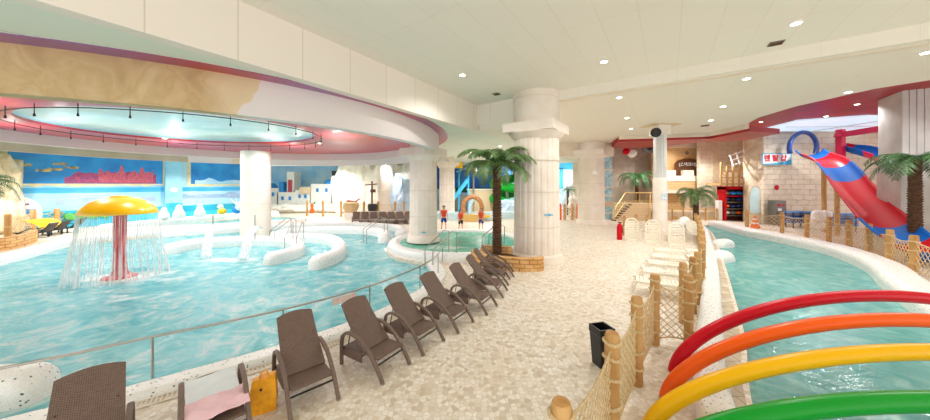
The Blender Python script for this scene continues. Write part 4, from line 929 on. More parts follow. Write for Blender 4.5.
# ------------------------------------------------------------ black bin
t = thing('waste_bin', 'black square plastic bin standing behind the near rope fence', 'bin', (2.44, 5.35, 0), .25)
t.scale = (.9, .9, .76)
b = MB(); sz = [(.125, 0), (.16, .72), (.17, .74), (.17, .9)]
for s, z in sz: b.v += [(-s, -s, z), (s, -s, z), (s, s, z), (-s, s, z)]
for i in range(3):
    for k in range(4): b.f.append((i*4+k, i*4+(k+1) % 4, i*4+4+(k+1) % 4, i*4+4+k))
b.f.append((3, 2, 1, 0)); i0 = len(b.v); b.v += [(-.14, -.14, .9), (.14, -.14, .9), (.14, .14, .9), (-.14, .14, .9), (-.13, -.13, .6), (.13, -.13, .6), (.13, .13, .6), (-.13, .13, .6)]
for k in range(4): b.f += [(12+k, 12+(k+1) % 4, i0+(k+1) % 4, i0+k), (i0+k, i0+(k+1) % 4, i0+4+(k+1) % 4, i0+4+k)]
b.f.append((i0+4, i0+5, i0+6, i0+7)); b.build('bin_body', M['black'], t)
MB().box((0, -.172, .82), (.28, .012, .05)).build('rim_band', M['darkmetal'], t)
MB().tube([(-.05, -.165, .6), (0, -.19, .57), (.05, -.165, .6)], .008, 6).build('bag_knot', M['white'], t)

# ------------------------------------------------------------ white plastic chairs
def plastic_chair(label):
    t = thing('plastic_chair', label, 'chair')
    b = MB()      # back: frame hoop with slats
    hoop = spline([(-.24, 0, .42), (-.27, -.03, .8), (-.22, -.06, 1.06), (0, -.08, 1.16), (.22, -.06, 1.06), (.27, -.03, .8), (.24, 0, .42)], 5)
    b.tube(hoop, .02, 8, up=(0, 1, 0), flat=(.015, .03)); b.build('back_frame', M['plastic'], t, smooth=True)
    b = MB()
    for z, w_ in ((.5, .46), (.61, .48), (.72, .5), (.83, .5), (.94, .46), (1.05, .38)): b.box((0, -.03-.04*(z-.42), z), (w_, .02, .098))
    b.build('back_slats', M['plastic'], t)
    b = MB(); 
    for k in range(5): b.box((0, .06+.09*k, .42+.004*k), (.48, .078, .022))
    b.box((0, .48, .405), (.5, .03, .05)); b.build('seat', M['plastic'], t)
    for s in (-1, 1):
        MB().tube([(s*.27, -.02, .72), (s*.31, .15, .67), (s*.31, .40, .65), (s*.29, .5, .6)], .02, 8, up=(0, 0, 1), flat=(.014, .035)).build('armrest', M['plastic'], t, smooth=True)
        MB().tube([(s*.29, .5, .62), (s*.28, .51, .3), (s*.29, .56, 0)], .022, 6).build('leg', M['plastic'], t)
        MB().tube([(s*.25, 0, .72), (s*.25, -.02, .4), (s*.27, -.12, 0)], .022, 6).build('leg', M['plastic'], t)
    return t
ch0 = None
def putc(pos, rz, lab, sc=1.0):
    global ch0
    if ch0 is None: ch0 = plastic_chair(lab); ch0.location = pos; ch0.rotation_euler = (0, 0, rz); ch0.scale = (sc,)*3; ch0['group'] = 'white plastic chairs in the fenced area'
    else: dup(ch0, pos, rz, lab, scale=sc)
def folded_recliner(label):
    t = thing('folded_recliner', label, 'garden chair', group='white plastic recliners folded upright')
    hoop = spline([(-.33, 0, .06), (-.36, .02, .6), (-.3, .06, 1.12), (0, .08, 1.27), (.3, .06, 1.12), (.36, .02, .6), (.33, 0, .06), (0, 0, .03)], 5, True)
    MB().tube(hoop, .02, 8, closed=True, up=(0, 1, 0), flat=(.022, .035)).build('back_frame', M['plastic'], t, smooth=True)
    for k in range(8):
        z = .14+.135*k; w_ = .66 if k < 6 else (.6 if k == 6 else .48); MB().box((0, .0+.05*z, z), (w_, .02, .098)).build('slat', M['plastic'], t)
    for sg in (-1, 1):
        MB().tube([(sg*.37, .02, .75), (sg*.42, .22, .72), (sg*.43, .45, .66), (sg*.41, .52, .3), (sg*.4, .5, .02)], .02, 8, up=(1, 0, 0), flat=(.018, .035)).build('armrest', M['plastic'], t, smooth=True)
    MB().box((0, .3, .4), (.6, .04, .3)).build('seat', M['plastic'], t)
    return t
fr0 = None
for px, d, rz, lab in ((632, 17.3, -.12, 'white slatted plastic recliner folded upright, leftmost beside the red extinguisher'), (653, 16.4, -.1, 'white slatted plastic recliner folded upright, middle one of three'), (677, 15.3, -.1, 'white slatted plastic recliner folded upright, right one of three by the kerb fence')):
    q = atd(px, d)
    if fr0 is None: fr0 = folded_recliner(lab); fr0.location = q; fr0.rotation_euler = (0, 0, rz)
    else: dup(fr0, q, rz, lab)
def garden_lounger(label):
    t = thing('plastic_lounger', label, 'sun lounger', group='white plastic loungers along the kerb fence')
    for k in range(11): MB().box((-.62+.1*k, 0, .38), (.082, .56, .025)).build('slat', M['plastic'], t)
    for sg in (-1, 1):
        MB().box((-.1, sg*.3, .36), (1.3, .05, .06)).build('side_rail', M['plastic'], t)
        MB().tube([(-.65, sg*.28, .36), (-.78, sg*.28, 0)], .026, 6).build('leg', M['plastic'], t); MB().tube([(-.3, sg*.28, .36), (-.12, sg*.28, 0)], .026, 6).build('leg', M['plastic'], t); MB().tube([(.45, sg*.28, .36), (.55, sg*.28, 0)], .026, 6).build('leg', M['plastic'], t)
        MB().tube([(-.1, sg*.33, .38), (-.05, sg*.34, .58), (.3, sg*.34, .6), (.45, sg*.32, .4)], .02, 8, up=(0, 1, 0), flat=(.03, .015)).build('armrest', M['plastic'], t)
    MB().box((.68, 0, .46), (.4, .56, .03), 0).build('headrest', M['plastic'], t)
    return t
gl0 = None
for i, (x, y) in enumerate([(5.75, 8.75), (6.55, 9.75), (7.35, 10.75), (8.15, 11.8), (8.95, 12.9)]):
    lab = 'low white plastic lounger heading the kerb rope fence, ' + ['nearest the corner posts', 'second from the corner posts', 'middle of the five', 'fourth from the corner posts', 'farthest of the five'][i]
    if gl0 is None: gl0 = garden_lounger(lab); gl0.location = (x, y, 0); gl0.rotation_euler = (0, 0, -.5)
    else: dup(gl0, (x, y, 0), -.5, lab)
for px, d, lab in ((666, 17.4, 'small white plastic armchair between the middle and right folded recliners'), (692, 17.4, 'small white plastic armchair in the corner by the kerb fence posts')):
    putc(atd(px, d), 3.0, lab, .95)
q = atd(619.5, 17.6); t = thing('fire_extinguisher', 'small red fire extinguisher standing left of the white chairs', 'extinguisher', q)
MB().lathe([(.14, 0), (.15, .05), (.15, .75), (.09, .9), (.05, .95)], (0, 0, 0), 16).build('cylinder', M['red'], t, smooth=True)
MB().tube([(-.1, 0, 1.02), (.12, 0, 1.0)], .03, 6).build('handle', M['black'], t); MB().tube([(.02, 0, 1.0), (.16, -.02, .8), (.17, -.02, .4)], .02, 6).build('hose', M['black'], t)
q = atd(682, 18.3); o = MB(); 
for i in range(12): o.ball((random.uniform(-.35, .35), random.uniform(-.25, .25), .3+random.random()*.75), .3, 8, 6, (1, .9, .9))
o = o.build('wrapped_bundle', M['white'], loc=q, smooth=True); tag(o, 'white wrapped bundle behind the right white chair', 'bundle')

# ------------------------------------------------------------ right hall: slide, pillar, kiosk, sign
def chute(label, pts, wd, cols, parent=None, hh=.28, name='water_slide'):
    t = thing(name, label, 'water slide'); P = spline(pts, 6); N = len(P); segs = []; per = (N-1)/len(cols)
    prof = []
    for k in range(13): a = pi+pi*k/12; prof.append((wd/2*cos(a), hh*2*(1+sin(a))-hh*.4))
    prof = [(-wd/2-.1, hh*1.65), ]+[(x, z) for x, z in prof]+[(wd/2+.1, hh*1.65)]
    prof2 = prof+[(x, z-.06) for x, z in prof[::-1]]; K = len(prof2)
    for ci, cm in enumerate(cols):
        i0 = int(round(ci*per)); i1 = int(round((ci+1)*per)); b = MB()
        for i in range(i0, i1+1):
            tt = (P[min(i+1, N-1)]-P[max(i-1, 0)]); hz = Vector((tt.x, tt.y, 0)).normalized(); sd = Vector((-hz.y, hz.x, 0)); up = sd.cross(tt.normalized())*-1
            if up.z < 0: up = -up
            b.v += [tuple(P[i]+sd*x+up*z) for x, z in prof2]
        m_ = i1-i0
        for i in range(m_):
            for k in range(K): b.f.append((i*K+k, i*K+(k+1) % K, (i+1)*K+(k+1) % K, (i+1)*K+k))
        b.f += [tuple(range(K)), tuple(m_*K+k for k in range(K))]
        b.build('chute_section', M[cm], t, smooth=True, angle=50)
    return t
sp_ = [(23.2, 23.2, 5.3), (24.0, 22.0, 5.0), (24.1, 20.6, 4.4), (23.55, 19.0, 3.55), (22.8, 17.6, 2.7), (22.0, 16.2, 1.9), (21.2, 14.9, 1.15), (20.5, 13.8, .65), (19.9, 12.6, .4)]
sp_ = [atd(809, 23.4, 5.62), atd(813, 22.2, 5.27), atd(828, 20.2, 4.68), atd(841, 18.5, 3.76), atd(852, 17.0, 2.86), atd(871, 15.0, 1.80), atd(890, 13.3, 1.12), atd(909, 12.4, 0.64), atd(932, 11.7, 0.31), atd(955, 11.3, 0.15)]
t = chute('red and blue chequered water slide coming down from the loop arch', [tuple(p) for p in sp_], 1.32, ['slide_blue', 'red', 'slide_blue', 'slide_red', 'slide_red', 'slide_blue', 'slide_red', 'slide_blue'], hh=.22)
q = atd(803, 23.7, 5.9)
lo = [(q.x+1.08*cos(a), q.y-.05*sin(a), q.z+.25+1.15*sin(a)*1.05) for a in [pi*(-.12)+pi*1.24*k/20 for k in range(21)]]
MB().tube(lo, .16, 10).build('loop_arch', M['navy'], t, smooth=True)
for px, d, z in ((824, 20.6, 4.6), (837, 19.0, 3.5)):
    g_ = atd(px, d); MB().tube([(g_.x, g_.y, 0), (g_.x, g_.y, z)], .13, 12).build('support_pole', M['woodlt'] if px > 830 else M['wood'], t)
# second slide at upper right with pink frame
t = chute('short blue and red slide in a pink frame high on the right wall', [tuple(p) for p in (atd(840, 24.2, 6.2), atd(852, 23.6, 5.9), atd(866, 22.6, 5.5), atd(882, 21.6, 5.0))], 1.3, ['red', 'slide_blue', 'slide_blue', 'magenta'])
a_ = atd(840.5, 23.6, 0); 
MB().box((a_.x, a_.y, 6.25), (.34, .4, 2.7)).build('frame_post', M['magenta'], t)
MB().lathe([(.28, 0), (.02, .8)], (a_.x-.15, a_.y, 7.0), 10).build('frame_finial', M['magenta'], t)
e_ = atd(882, 21.0, 0); mid = (a_+e_)/2; MB().box((mid.x, mid.y, 7.15), ((e_-a_).length+.4, .4, .38), atan2(e_.y-a_.y, e_.x-a_.x)).build('frame_beam', M['magenta'], t)
# grey pillar with ribbed face
cn = Vector((20.6, 14.15)); fu = U; fv = V; ctr = cn+fu*1.0+fv*2.6
t = thing('concrete_pillar', 'massive grey concrete pillar with a ribbed upper face at the right edge', 'pillar', (ctr.x, ctr.y, 0), AX)
MB().box((0, 0, 1.95), (5.2, 2.0, 3.9)).build('rough_base', M['concrete'], t)
MB().box((0, .04, 5.8), (5.1, 1.9, 3.8)).build('shaft', M['concretelt'], t)
b = MB()
for k in range(24): b.box((-2.45+k*.21, -.92, 5.8), (.175, .06, 3.8))
b.build('ribs', M['concretelt'], t)
# rental shop sign
q = atd(776, 24.55, 5.32); t = thing('rental_sign', 'white rental shop sign with red lettering and blue swoosh on the stone wall', 'sign', q, 0)
MB().box((0, 0, 0), (2.3, .1, .86)).build('sign_panel', mat('sign_white', '#f4f6f8', .4), t)
b = MB()
for x, z, sx, sz_ in ((0, .44, 2.38, .05), (0, -.44, 2.38, .05), (-1.17, 0, .05, .9), (1.17, 0, .05, .9)): b.box((x, -.05, z), (sx, .06, sz_))
b.build('sign_border', M['cyan'], t)
b = MB(); pl = [(-1.1, -.41), (1.12, -.41), (1.12, -.02), (.7, -.18), (.2, -.28), (-.5, -.36)]
b.prism(pl, 0, .01); o = b.build('swoosh', M['cyan'], t); o.rotation_euler = (pi/2, 0, 0); o.location = (0, -.053, 0)
text('lettering', '렌 탈 샵', .56, mat('sign_red', '#e01626', .5), t, Matrix.Translation((-.12, -.07, .04)) @ Matrix.Rotation(pi/2, 4, 'X'), bold=.018)
# stainless kiosk
q = atd(777, 24.1); t = thing('kiosk_cabinet', 'grey metal cabinet with red and white stickers against the stone wall', 'cabinet', q)
MB().box((0, 0, .98), (.86, .6, 1.96)).build('body', M['grey'], t)
for x, z, sx, sz_, m in ((-.15, 1.6, .3, .16, 'red'), (.2, 1.6, .22, .14, 'red'), (-.1, 1.25, .3, .2, 'white')): MB().box((x, -.31, z), (sx, .02, sz_)).build('sticker', M[m], t)
MB().box((0, -.31, .95), (.8, .02, .03)).build('door_seam', M['darkmetal'], t)
MB().tube([(.1, -.4, 2.0), (.1, -.3, 2.6)], .0, 4) if False else None
o = MB().ball((0, 0, 0), .17, 10, 8, (1, .4, 1.3)).build('alarm_bell', M['red'], loc=atd(777, 24.6, 3.0)); tag(o, 'small red alarm light on the stone wall above the metal cabinet', 'alarm')
q = atd(755, 22.3); t = thing('traffic_cone', 'orange and white striped barrier cone beside the river end', 'cone', q); t.scale = (.62,)*3
for k, (z0, z1, m) in enumerate(((.0, .5, 'cone'), (.5, .7, 'white'), (.7, 1.0, 'cone'), (1.0, 1.15, 'white'), (1.15, 1.45, 'cone'))):
    f_ = lambda z: .48*(1-z/1.75); MB().lathe([(f_(z0), z0), (f_(z1), z1)], (0, 0, 0), 16).build('band', M[m], t)
# blue folded loungers pile
for i, (px, d, lab) in enumerate(((797, 22.6, 'left pile of folded navy loungers against the stone wall'), (812, 22.4, 'middle pile of folded navy loungers by the slide poles'), (843, 20.9, 'right pile of folded navy loungers behind the slide poles'))):
    q = atd(px, d); t = thing('lounger_stack', lab, 'lounger stack', q, .05)
    for k in range(7): MB().box((random.uniform(-.06, .06), 0, .4+.13*k), (1.5, .6, .07), random.uniform(-.05, .05)).build('folded_lounger', M['navy' if k % 3 else 'blue'], t)
    for x in (-.6, .6):
        for y in (-.25, .25): MB().box((x, y, .6), (.06, .06, 1.2)).build('upright', M['darkmetal'], t)
q = atd(818, 20.3); b = MB()
for i in range(14): b.ball((random.uniform(-.35, .35), random.uniform(-.25, .25), .3+random.random()*1.1), .3, 8, 6)
o = b.build('cloth_bag_pile', M['white'], loc=q, smooth=True); tag(o, 'pile of white bags beside the slide support poles', 'bag pile')
# arched pale blue window in tower
q = atd(754, 24.82, 0); t = thing('arched_window', 'pale blue arched window in the rough stone corner tower', 'window', (q.x, q.y, 0), 0)
MB().box((0, .0, .45), (1.1, .16, .9)).build('sill_block', M['beigerock'], t)
hp = [(-.42, .9), (.42, .9)]+[(.42*cos(a), 2.6+.5*sin(a)) for a in [pi*k/12 for k in range(13)]]
o = MB().prism(hp, 0, .1).build('pane', mat('pane_blue', '#bfe4e6', .3, var='#d8f2f0', vscale=1), t); o.rotation_euler = (pi/2, 0, 0)
hp2 = [(x*1.2, z if z > 1 else .8) for x, z in hp]; o = MB().tube([(x, -.05, z) for x, z in hp], .08, 6, closed=True).build('surround', M['beigerock'], t)

# racks in red frames
q = atd(735.5, 27.2); t = thing('tube_rack', 'red framed rental rack holding blue and orange swim tubes', 'rack', q)
for x in (-1.25, 1.25): MB().box((x, 0, 1.5), (.2, .8, 3.0)).build('side_frame', M['slide_red'], t)
MB().box((0, 0, 2.95), (2.7, .8, .28)).build('top_frame', M['slide_red'], t); MB().box((0, .35, 1.5), (2.4, .05, 3)).build('back_panel', mat('rack_back', '#6a3030', .7), t)
for k, z in enumerate((.45, 1.05, 1.65, 2.2)): MB().box((0, 0, z), (2.4, .7, .08)).build('shelf', M['slide_red' if k == 3 else 'grey'], t)
q0 = q
for k in range(4):
    for j in range(4):
        z = (.53, 1.13, 1.73, 2.28)[k]; m = [['white', 'grey', 'cone', 'white'], ['cone', 'navy', 'navy', 'navy'], ['navy', 'black', 'navy', 'navy'], ['grey', 'blue', 'blue', 'blue']][k][j]
        o = MB().ball((0, 0, .18), .27, 12, 8, (1, 1, .62)).build('swim_tube', M[m], loc=(q0.x-.95+.56*j, q0.y-.1, z)); o['group'] = 'swim tubes on the rental rack'
        tag(o, '%s swim tube on the rack, %s shelf, %s' % ({'white': 'white', 'grey': 'grey', 'cone': 'orange', 'navy': 'navy', 'black': 'black', 'blue': 'bright blue'}[m], ['lowest', 'second', 'third', 'top'][k], ['leftmost', 'second from left', 'third from left', 'rightmost'][j]), 'swim tube')
MB().box((0, 0, .9), (.3, .4, 1.8)).build('white_post', M['white'], t, loc=(-1.6, -.1, 0))
# wooden balcony above the rack
q = atd(731.5, 27.4, 3.3); t = thing('wooden_balcony', 'pale wooden pole balcony above the red tube rack', 'balcony', q)
MB().box((0, 0, 0), (3.3, 1.6, .2)).build('deck_floor', M['woodlt'], t)
for k in range(7): MB().tube([(-1.6+.53*k, -.75, -.2), (-1.58+.53*k, -.75, 1.9-.3*(k % 2))], .09, 8).build('pole', M['wood'], t)
for z in (.55, 1.1): MB().tube([(-1.65, -.75, z), (1.65, -.75, z)], .06, 6).build('rail', M['woodlt'], t)
MB().tube([(-1.6, -.7, 1.1), (-.6, -.7, .2)], .05, 6).build('brace', M['woodlt'], t)
MB().box((-.1, .3, .75), (1.2, .3, .7)).build('cream_panel', M['cream'], t)
q = atd(741, 26.2, 5.35); t = thing('white_lattice', 'white slatted lattice leaning above the wooden balcony', 'lattice', q, .1); t.rotation_euler = (0, -.35, .1); t.scale = (1.25,)*3; t.location.z += .3
for z in (-.35, 0, .35): MB().box((0, 0, z), (1.7, .06, .07)).build('slat', M['white'], t)
for x in (-.8, -.3, .3, .8): MB().box((x, -.05, 0), (.07, .06, .9)).build('upright', M['white'], t)

# castle terrace
q = atd(688, 30.4, 0); t = thing('castle_terrace', 'white crenellated terrace parapet in front of the brick snack bar wall', 'balcony', q)
MB().box((0, 0, 3.85), (5.0, .5, .55)).build('parapet', M['cream'], t)
for x, w_ in ((-1.95, 1.1), (-.1, 1.05), (1.9, 1.2)): MB().box((x, -.05, 4.4), (w_, .38, .58)).build('merlon', M['cream'], t)
MB().box((0, 0, 3.15), (5.0, .4, .85)).build('brick_band', M['brickwall'], t); [MB().box((x, .1, 1.2), (.35, .35, 2.4)).build('pier', M['beigerock'], t) for x in (-2.3, 0, 2.3)]; MB().box((0, 0, 2.55), (5.0, .6, .35)).build('ledge', M['cream'], t)
q = atd(687.5, 30.84, 0); t = thing('snack_bar_arch', 'dark wooden arched snack bar front with white lettering', 'shop front', q)
ap = [(-1.5, 3.8), (1.5, 3.8), (1.5, 5.2)]+[(1.5*cos(a), 5.25+.75*sin(a)) for a in [pi*k/14 for k in range(15)]]+[(-1.5, 5.2)]
o = MB().prism(ap, 0, .1).build('boarding', M['wooddk'], t); o.rotation_euler = (pi/2, 0, 0); o.location = (0, .03, 0)
MB().tube([(x, -.03, z) for x, z in ap], .1, 6, closed=True).build('arch_trim', M['wood'], t)
text('lettering', '(스낵코너)', .42, M['white'], t, Matrix.Translation((-.05, -.09, 5.3)) @ Matrix.Rotation(pi/2, 4, 'X'), bold=.008)
o = MB().ball((0, 0, 0), .2, 14, 8, (1, .3, 1)).build('round_emblem', M['grey'], loc=atd(687, 30.84, 6.5)); tag(o, 'small round grey emblem on the brick above the snack bar arch', 'emblem')
MB().box((0, 0, 0), (6, .6, .5)).build('trim_21', M['cream'], loc=atd(690, 30.6, 7.25))['kind'] = 'structure'
MB().box((0, 0, 3.8), (.7, .7, 7.6)).build('trim_22', M['beigerock'], loc=atd(713, 29.6, 0))['kind'] = 'structure'

# ------------------------------------------------------------ staircase
q = atd(626, 27); t = thing('staircase', 'cream staircase with yellow railings behind the white chairs', 'staircase', q, .1)
for k in range(8): MB().box((.4+.28*k, .35*k*.6, .09+.18*k), (3.0-.15*k, .6, .18+0)).build('step', M['tan'], t); 
b = MB()
for k in range(8): b.box((.4+.28*k-(3.0-.15*k)/2, .35*k*.6, .09*k+.05), (.25, .5, .18*k+.1))
b.build('side_blocks', M['wooddk'], t)
MB().box((2.6, 2.6, .7), (3.2, 2.2, 1.4)).build('landing', M['tan'], t)
def gold_rail(name, a, bq, n, h=1.0):
    a = Vector(a); bq = Vector(bq); r = MB()
    for z in (h, h*.2): r.tube([a+Vector((0, 0, z)), bq+Vector((0, 0, z))], .035, 6)
    for k in range(n+1): p = a.lerp(bq, k/n); r.tube([p, p+Vector((0, 0, h))], .028, 5)
    r.build(name, M['gold'], t)
gold_rail('railing', (-1.2, -.2, .1), (1.0, 1.6, 1.45), 6); gold_rail('railing', (1.0, 1.6, 1.45), (4.0, 1.7, 1.45), 8); gold_rail('railing', (2.0, -.4, .1), (3.4, 1.4, 1.4), 6)
# hanging red and white ornament, and wall fan
q = atd(628, 28, 6.5); t = thing('hanging_ornament', 'red and white hanging cable car ornament above the staircase palm', 'ornament', q)
MB().ball((0, 0, .5), .75, 14, 8, (1, 1, .6)).build('canopy', M['red'], t, smooth=True); MB().ball((.2, -.3, -.35), .42, 12, 8).build('white_gondola', M['white'], t, smooth=True)
MB().ball((-.35, -.3, -.2), .32, 12, 8).build('red_gondola', M['red'], t, smooth=True); MB().tube([(0, 0, .8), (0, 0, 1.15)], .02, 5).build('cord', M['darkmetal'], t)
q = atd(648, 27.5, 6.6); t = thing('wall_speaker', 'grey square speaker box beside the clad column', 'loudspeaker', q)
MB().box((0, 0, 0), (.9, .5, .9)).build('box', M['grey'], t); MB().tube([(0, -.25, 0), (0, -.28, 0)], .28, 18).build('cone', M['black'], t)
# pale blue glazed strip left of stairs
b = MB(); q = atd(608, 28); t = thing('glazed_screen', 'tall narrow pale blue glazed screen left of the staircase', 'screen', q)
MB().box((0, 0, 3.2), (.75, .12, 6.4)).build('pane', mat('glaze', '#c3e3ea', .2, var='#7fb2c4', vscale=3), t)
for z in (.6, 2.2, 3.0, 4.6, 6.3): MB().box((0, -.05, z), (.85, .2, .12)).build('bar', M['cream'], t)
MB().box((0, 0, 1.45), (.9, .4, .5)).build('ledge', M['beigerock'], t)
# terrace rail posts behind right
q = atd(690, 27); t = thing('gold_terrace_rail', 'pale yellow terrace railing below the castle parapet', 'railing', q)
b = MB()
for z in (1.0, .2): b.tube([(-2.6, 0, z), (2.4, 0, z)], .05, 6)
b.build('rails', M['gold'], t)
for k in range(6): MB().tube([(-2.6+k, 0, 0), (-2.6+k, 0, 1.1)], .07, 6).build('post', M['wood'], t)
MB().box((0, .8, .4), (5.5, .8, .8)).build('low_wall', M['beigerock'], t)


# ------------------------------------------------------------ far halls on the left and centre
def rock(name, label, cells, m, seed, cat='rock', amp=.5, kind=None):
    """a displaced artificial rock made of overlapping boulders merged by outline"""
    bm = bmesh.new()
    for (x, y, z, rx, ry, rz) in cells:
        r = bmesh.ops.create_icosphere(bm, subdivisions=3, radius=1)
        for v in r['verts']:
            n_ = noise.noise(v.co*1.6+Vector((seed+x, y, z)))*amp+noise.noise(v.co*4+Vector((seed, x, y)))*amp*.35
            v.co = Vector((x+v.co.x*rx*(1+n_), y+v.co.y*ry*(1+n_), max(0, z+v.co.z*rz*(1+n_))))
    me = bpy.data.meshes.new(name); bm.to_mesh(me); bm.free(); me.materials.append(m); o = bpy.data.objects.new(name, me); COL.objects.link(o)
    return tag(o, label, cat)
rnd = random.Random(4)
def along(px0, px1, d0, d1, n, h, w_, dz=0): 
    out = []
    for i in range(n):
        s_ = i/(n-1); q = atd(px0+(px1-px0)*s_, d0+(d1-d0)*s_); out.append((q.x, q.y+rnd.uniform(-.4, .4), h*.45+rnd.uniform(-.2, .2), w_*rnd.uniform(.8, 1.2), .9, h*.6*rnd.uniform(.85, 1.2)))
    return out
rock('rock_wall', 'tall white artificial rock wall behind the far loungers', along(345, 412, 36, 33, 9, 5.8, 1.5), M['whiterock'], 3)
rock('rock_wall', 'low white rock slope below the painted white island village', along(262, 345, 35, 35, 10, .9, 1.6), M['whiterock'], 8)
rock('rock_wall', 'cream rock face at the left picture edge beside the mural', along(-60, 2, 17.5, 20, 7, 5.2, 1.1), M['beigerock'], 12)
b = MB().box((0, 0, 0), (8.5, .5, 5)); o = b.build('trim_23', M['cream'], loc=atd(372, 38, 2.5)); struct(o)
# island village
def village():
    q0 = atd(305, 37.6); t = thing('island_village', 'white island village with blue domes behind the left pool', 'painted village', (q0.x, q0.y, 0))
    def bx(px, py0, py1, wpx, m='white', dep=1.6, nm='house', dd=0):
        d = 37.6+dd; x = (px-465)/F*d-q0.x; z0 = H-(py1-HY)*d/F; z1 = H-(py0-HY)*d/F; wd = wpx*d/F
        z0 = max(z0, .0); h = MB().box((x, dd, (z0+z1)/2), (wd, dep, z1-z0)).build(nm, M[m], t); return x, z1, wd, h
    for px, y0, wp in ((274, 188, 16), (290, 192, 18), (306, 190, 14), (325, 184, 22), (341, 189, 14)):
        x, z1, wd, h = bx(px, y0, 214, wp)
        for k in range(2): MB().box((x-wd*.2+wd*.4*k, -.82, z1-.75), (.3, .04, .45)).build('window', M['blue'], h)
    x, z1, wd, h = bx(294, 172, 196, 7, dd=.5, nm='bell_tower'); MB().box((x, -.35, z1-2.0), (.5, .04, 2.0)).build('red_panel', M['redpink'], h)
    x, z1, wd, h = bx(285, 182, 195, 4, 'blue', dd=.2, nm='blue_gate')
    x, z1, wd, h = bx(308, 187, 193, 10, 'ringtan', dd=-.3, nm='yellow_arcade')
    for px, py, rp in ((331, 184, 6.5), (270, 188, 7)):
        d = 37.6; MB().ball(((px-465)/F*d-q0.x, 0, H-(py-HY)*d/F-.05), rp*d/F, 18, 10, (1, 1, .85)).build('blue_dome', M['blue'], t, smooth=True)
village()
o = MB().box((0, 0, 0), (16, .1, 5.7)).build('painted_sky_board', mat('skyboard', '#7fc4f0', .5, var='#c4e4f8', vscale=.4), loc=atd(290, 39.5, 2.85)); tag(o, 'pale sky backdrop board behind the white island village', 'backdrop')
o = MB().box((0, 0, 0), (1.2, .1, .55)).build('dark_sign_board', M['black'], loc=atd(337, 35.5, 4.6)); tag(o, 'small dark sign board hanging above the blue domes', 'sign')
# statues on the channel wall
def bird(label, q, s_=1.0):
    t = thing('white_statue', label, 'statue', q); t.scale = (s_*.76,)*3
    MB().lathe([(.46, 0), (.52, .15), (.5, .5), (.36, .8), (.28, .98), (.27, 1.15), (.2, 1.33), (.05, 1.42)], (0, 0, 0), 20).build('body', M['white'], t, smooth=True, angle=70)
    for s in (-1, 1): MB().ball((s*.42, 0, .48), .16, 10, 8, (.6, .8, 2)).build('flipper', M['white'], t, smooth=True)
    MB().ball((0, -.26, 1.12), .09, 8, 6, (1, 1.4, .8)).build('muzzle', M['white'], t, smooth=True); return t
bird('white seal statue on the channel wall, right of the blue pilaster', atd(179, 24.0, .55)); bird('white seal statue on the channel wall between seal and yellow duck', atd(200, 25.2, .55), .98)
bird('white seal statue on the channel wall, half behind the falling water', atd(164, 23.6, .55), .85)
q = atd(222, 26.8, .55); t = thing('duck_statue', 'yellow and white duck statue on the channel wall', 'statue', q); t.scale = (.75,)*3
MB().ball((0, 0, .4), .42, 14, 10, (1.2, .8, .9)).build('body', M['mush'], t, smooth=True); MB().ball((-.15, 0, .95), .3, 12, 8).build('head', M['white'], t, smooth=True); MB().ball((-.45, 0, .9), .14, 8, 6, (1.3, .8, .5)).build('beak', M['orange'], t)
q = atd(237, 27.6, .55); t = thing('sea_horse_statue', 'blue and white spiky statue beside the round column', 'statue', q)
MB().ball((0, 0, .4), .4, 12, 8, (1, .8, 1)).build('body', M['blue'], t, smooth=True); MB().ball((.3, -.1, .6), .3, 12, 8).build('head', M['white'], t, smooth=True)
for a in (-.7, -.2, .3): MB().tube([(.1, 0, .7), (.1+a, 0, 1.4)], [.07, .02], 6).build('spike', M['white'], t)
# pool ornaments near the far ledge
q = atd(312, 30.2); t = thing('orange_figure', 'small orange statue with green top on the far ledge', 'statue', q); t.scale = (.6,)*3
MB().lathe([(.3, 0), (.35, .5), (.2, .9), (.28, 1.3), (.1, 1.7)], (0, 0, .6), 14).build('body', M['cone'], t, smooth=True); MB().ball((.4, 0, 2.3), .2, 8, 6).build('green_top', M['green'], t)
MB().lathe([(.4, 0), (.4, .6)], (0, 0, 0), 12).build('plinth', M['white'], t)
q = atd(351, 28.5); t = thing('shell_basket', 'round wicker basket ornament with red trim on the ledge left of pale column', 'ornament', q)
MB().lathe([(.5, 0), (.75, .5), (.7, .9), (.5, 1.0)], (0, 0, .6), 16).build('basket', M['rope'], t, smooth=True); MB().tube([(-.7, 0, 1.3), (-.3, 0, 1.7), (.4, 0, 1.6), (.8, 0, 1.9)], .08, 6).build('red_trim', M['redpink'], t); MB().box((0, 0, .3), (1.0, .8, .6)).build('plinth', M['white'], t)
q = atd(372, 30.5); t = thing('wooden_mast', 'dark wooden mast with crossbars on the rock ledge', 'mast', q)
MB().tube([(0, 0, 0), (0, 0, 3.6)], .09, 8).build('pole', M['wooddk'], t); MB().tube([(-.7, 0, 3.2), (.5, 0, 3.3)], .06, 6).build('crossbar', M['wooddk'], t); MB().box((.1, 0, 2.6), (.5, .2, .3)).build('lantern', M['wooddk'], t)
q = atd(372.5, 28.6); t = thing('black_cauldron', 'small black pot on the ledge left of the pale column', 'pot', q)
MB().lathe([(.2, 0), (.42, .3), (.45, .7), (.38, .9)], (0, 0, .5), 16).build('pot', M['black'], t, smooth=True); MB().box((0, 0, .25), (.8, .6, .5)).build('plinth', M['grey'], t)
q = atd(400, 31.5); o = rock('blue_ice_rock', 'pale blue and white ice shaped rock right of the pale column', [(q.x, q.y, 2.0, 1.0, .7, 2.2), (q.x+.5, q.y-.2, 1.2, .9, .7, 1.4)], mat('ice', '#cfe2f2', .5, var='#a9c4e6', vscale=1.2), 5)
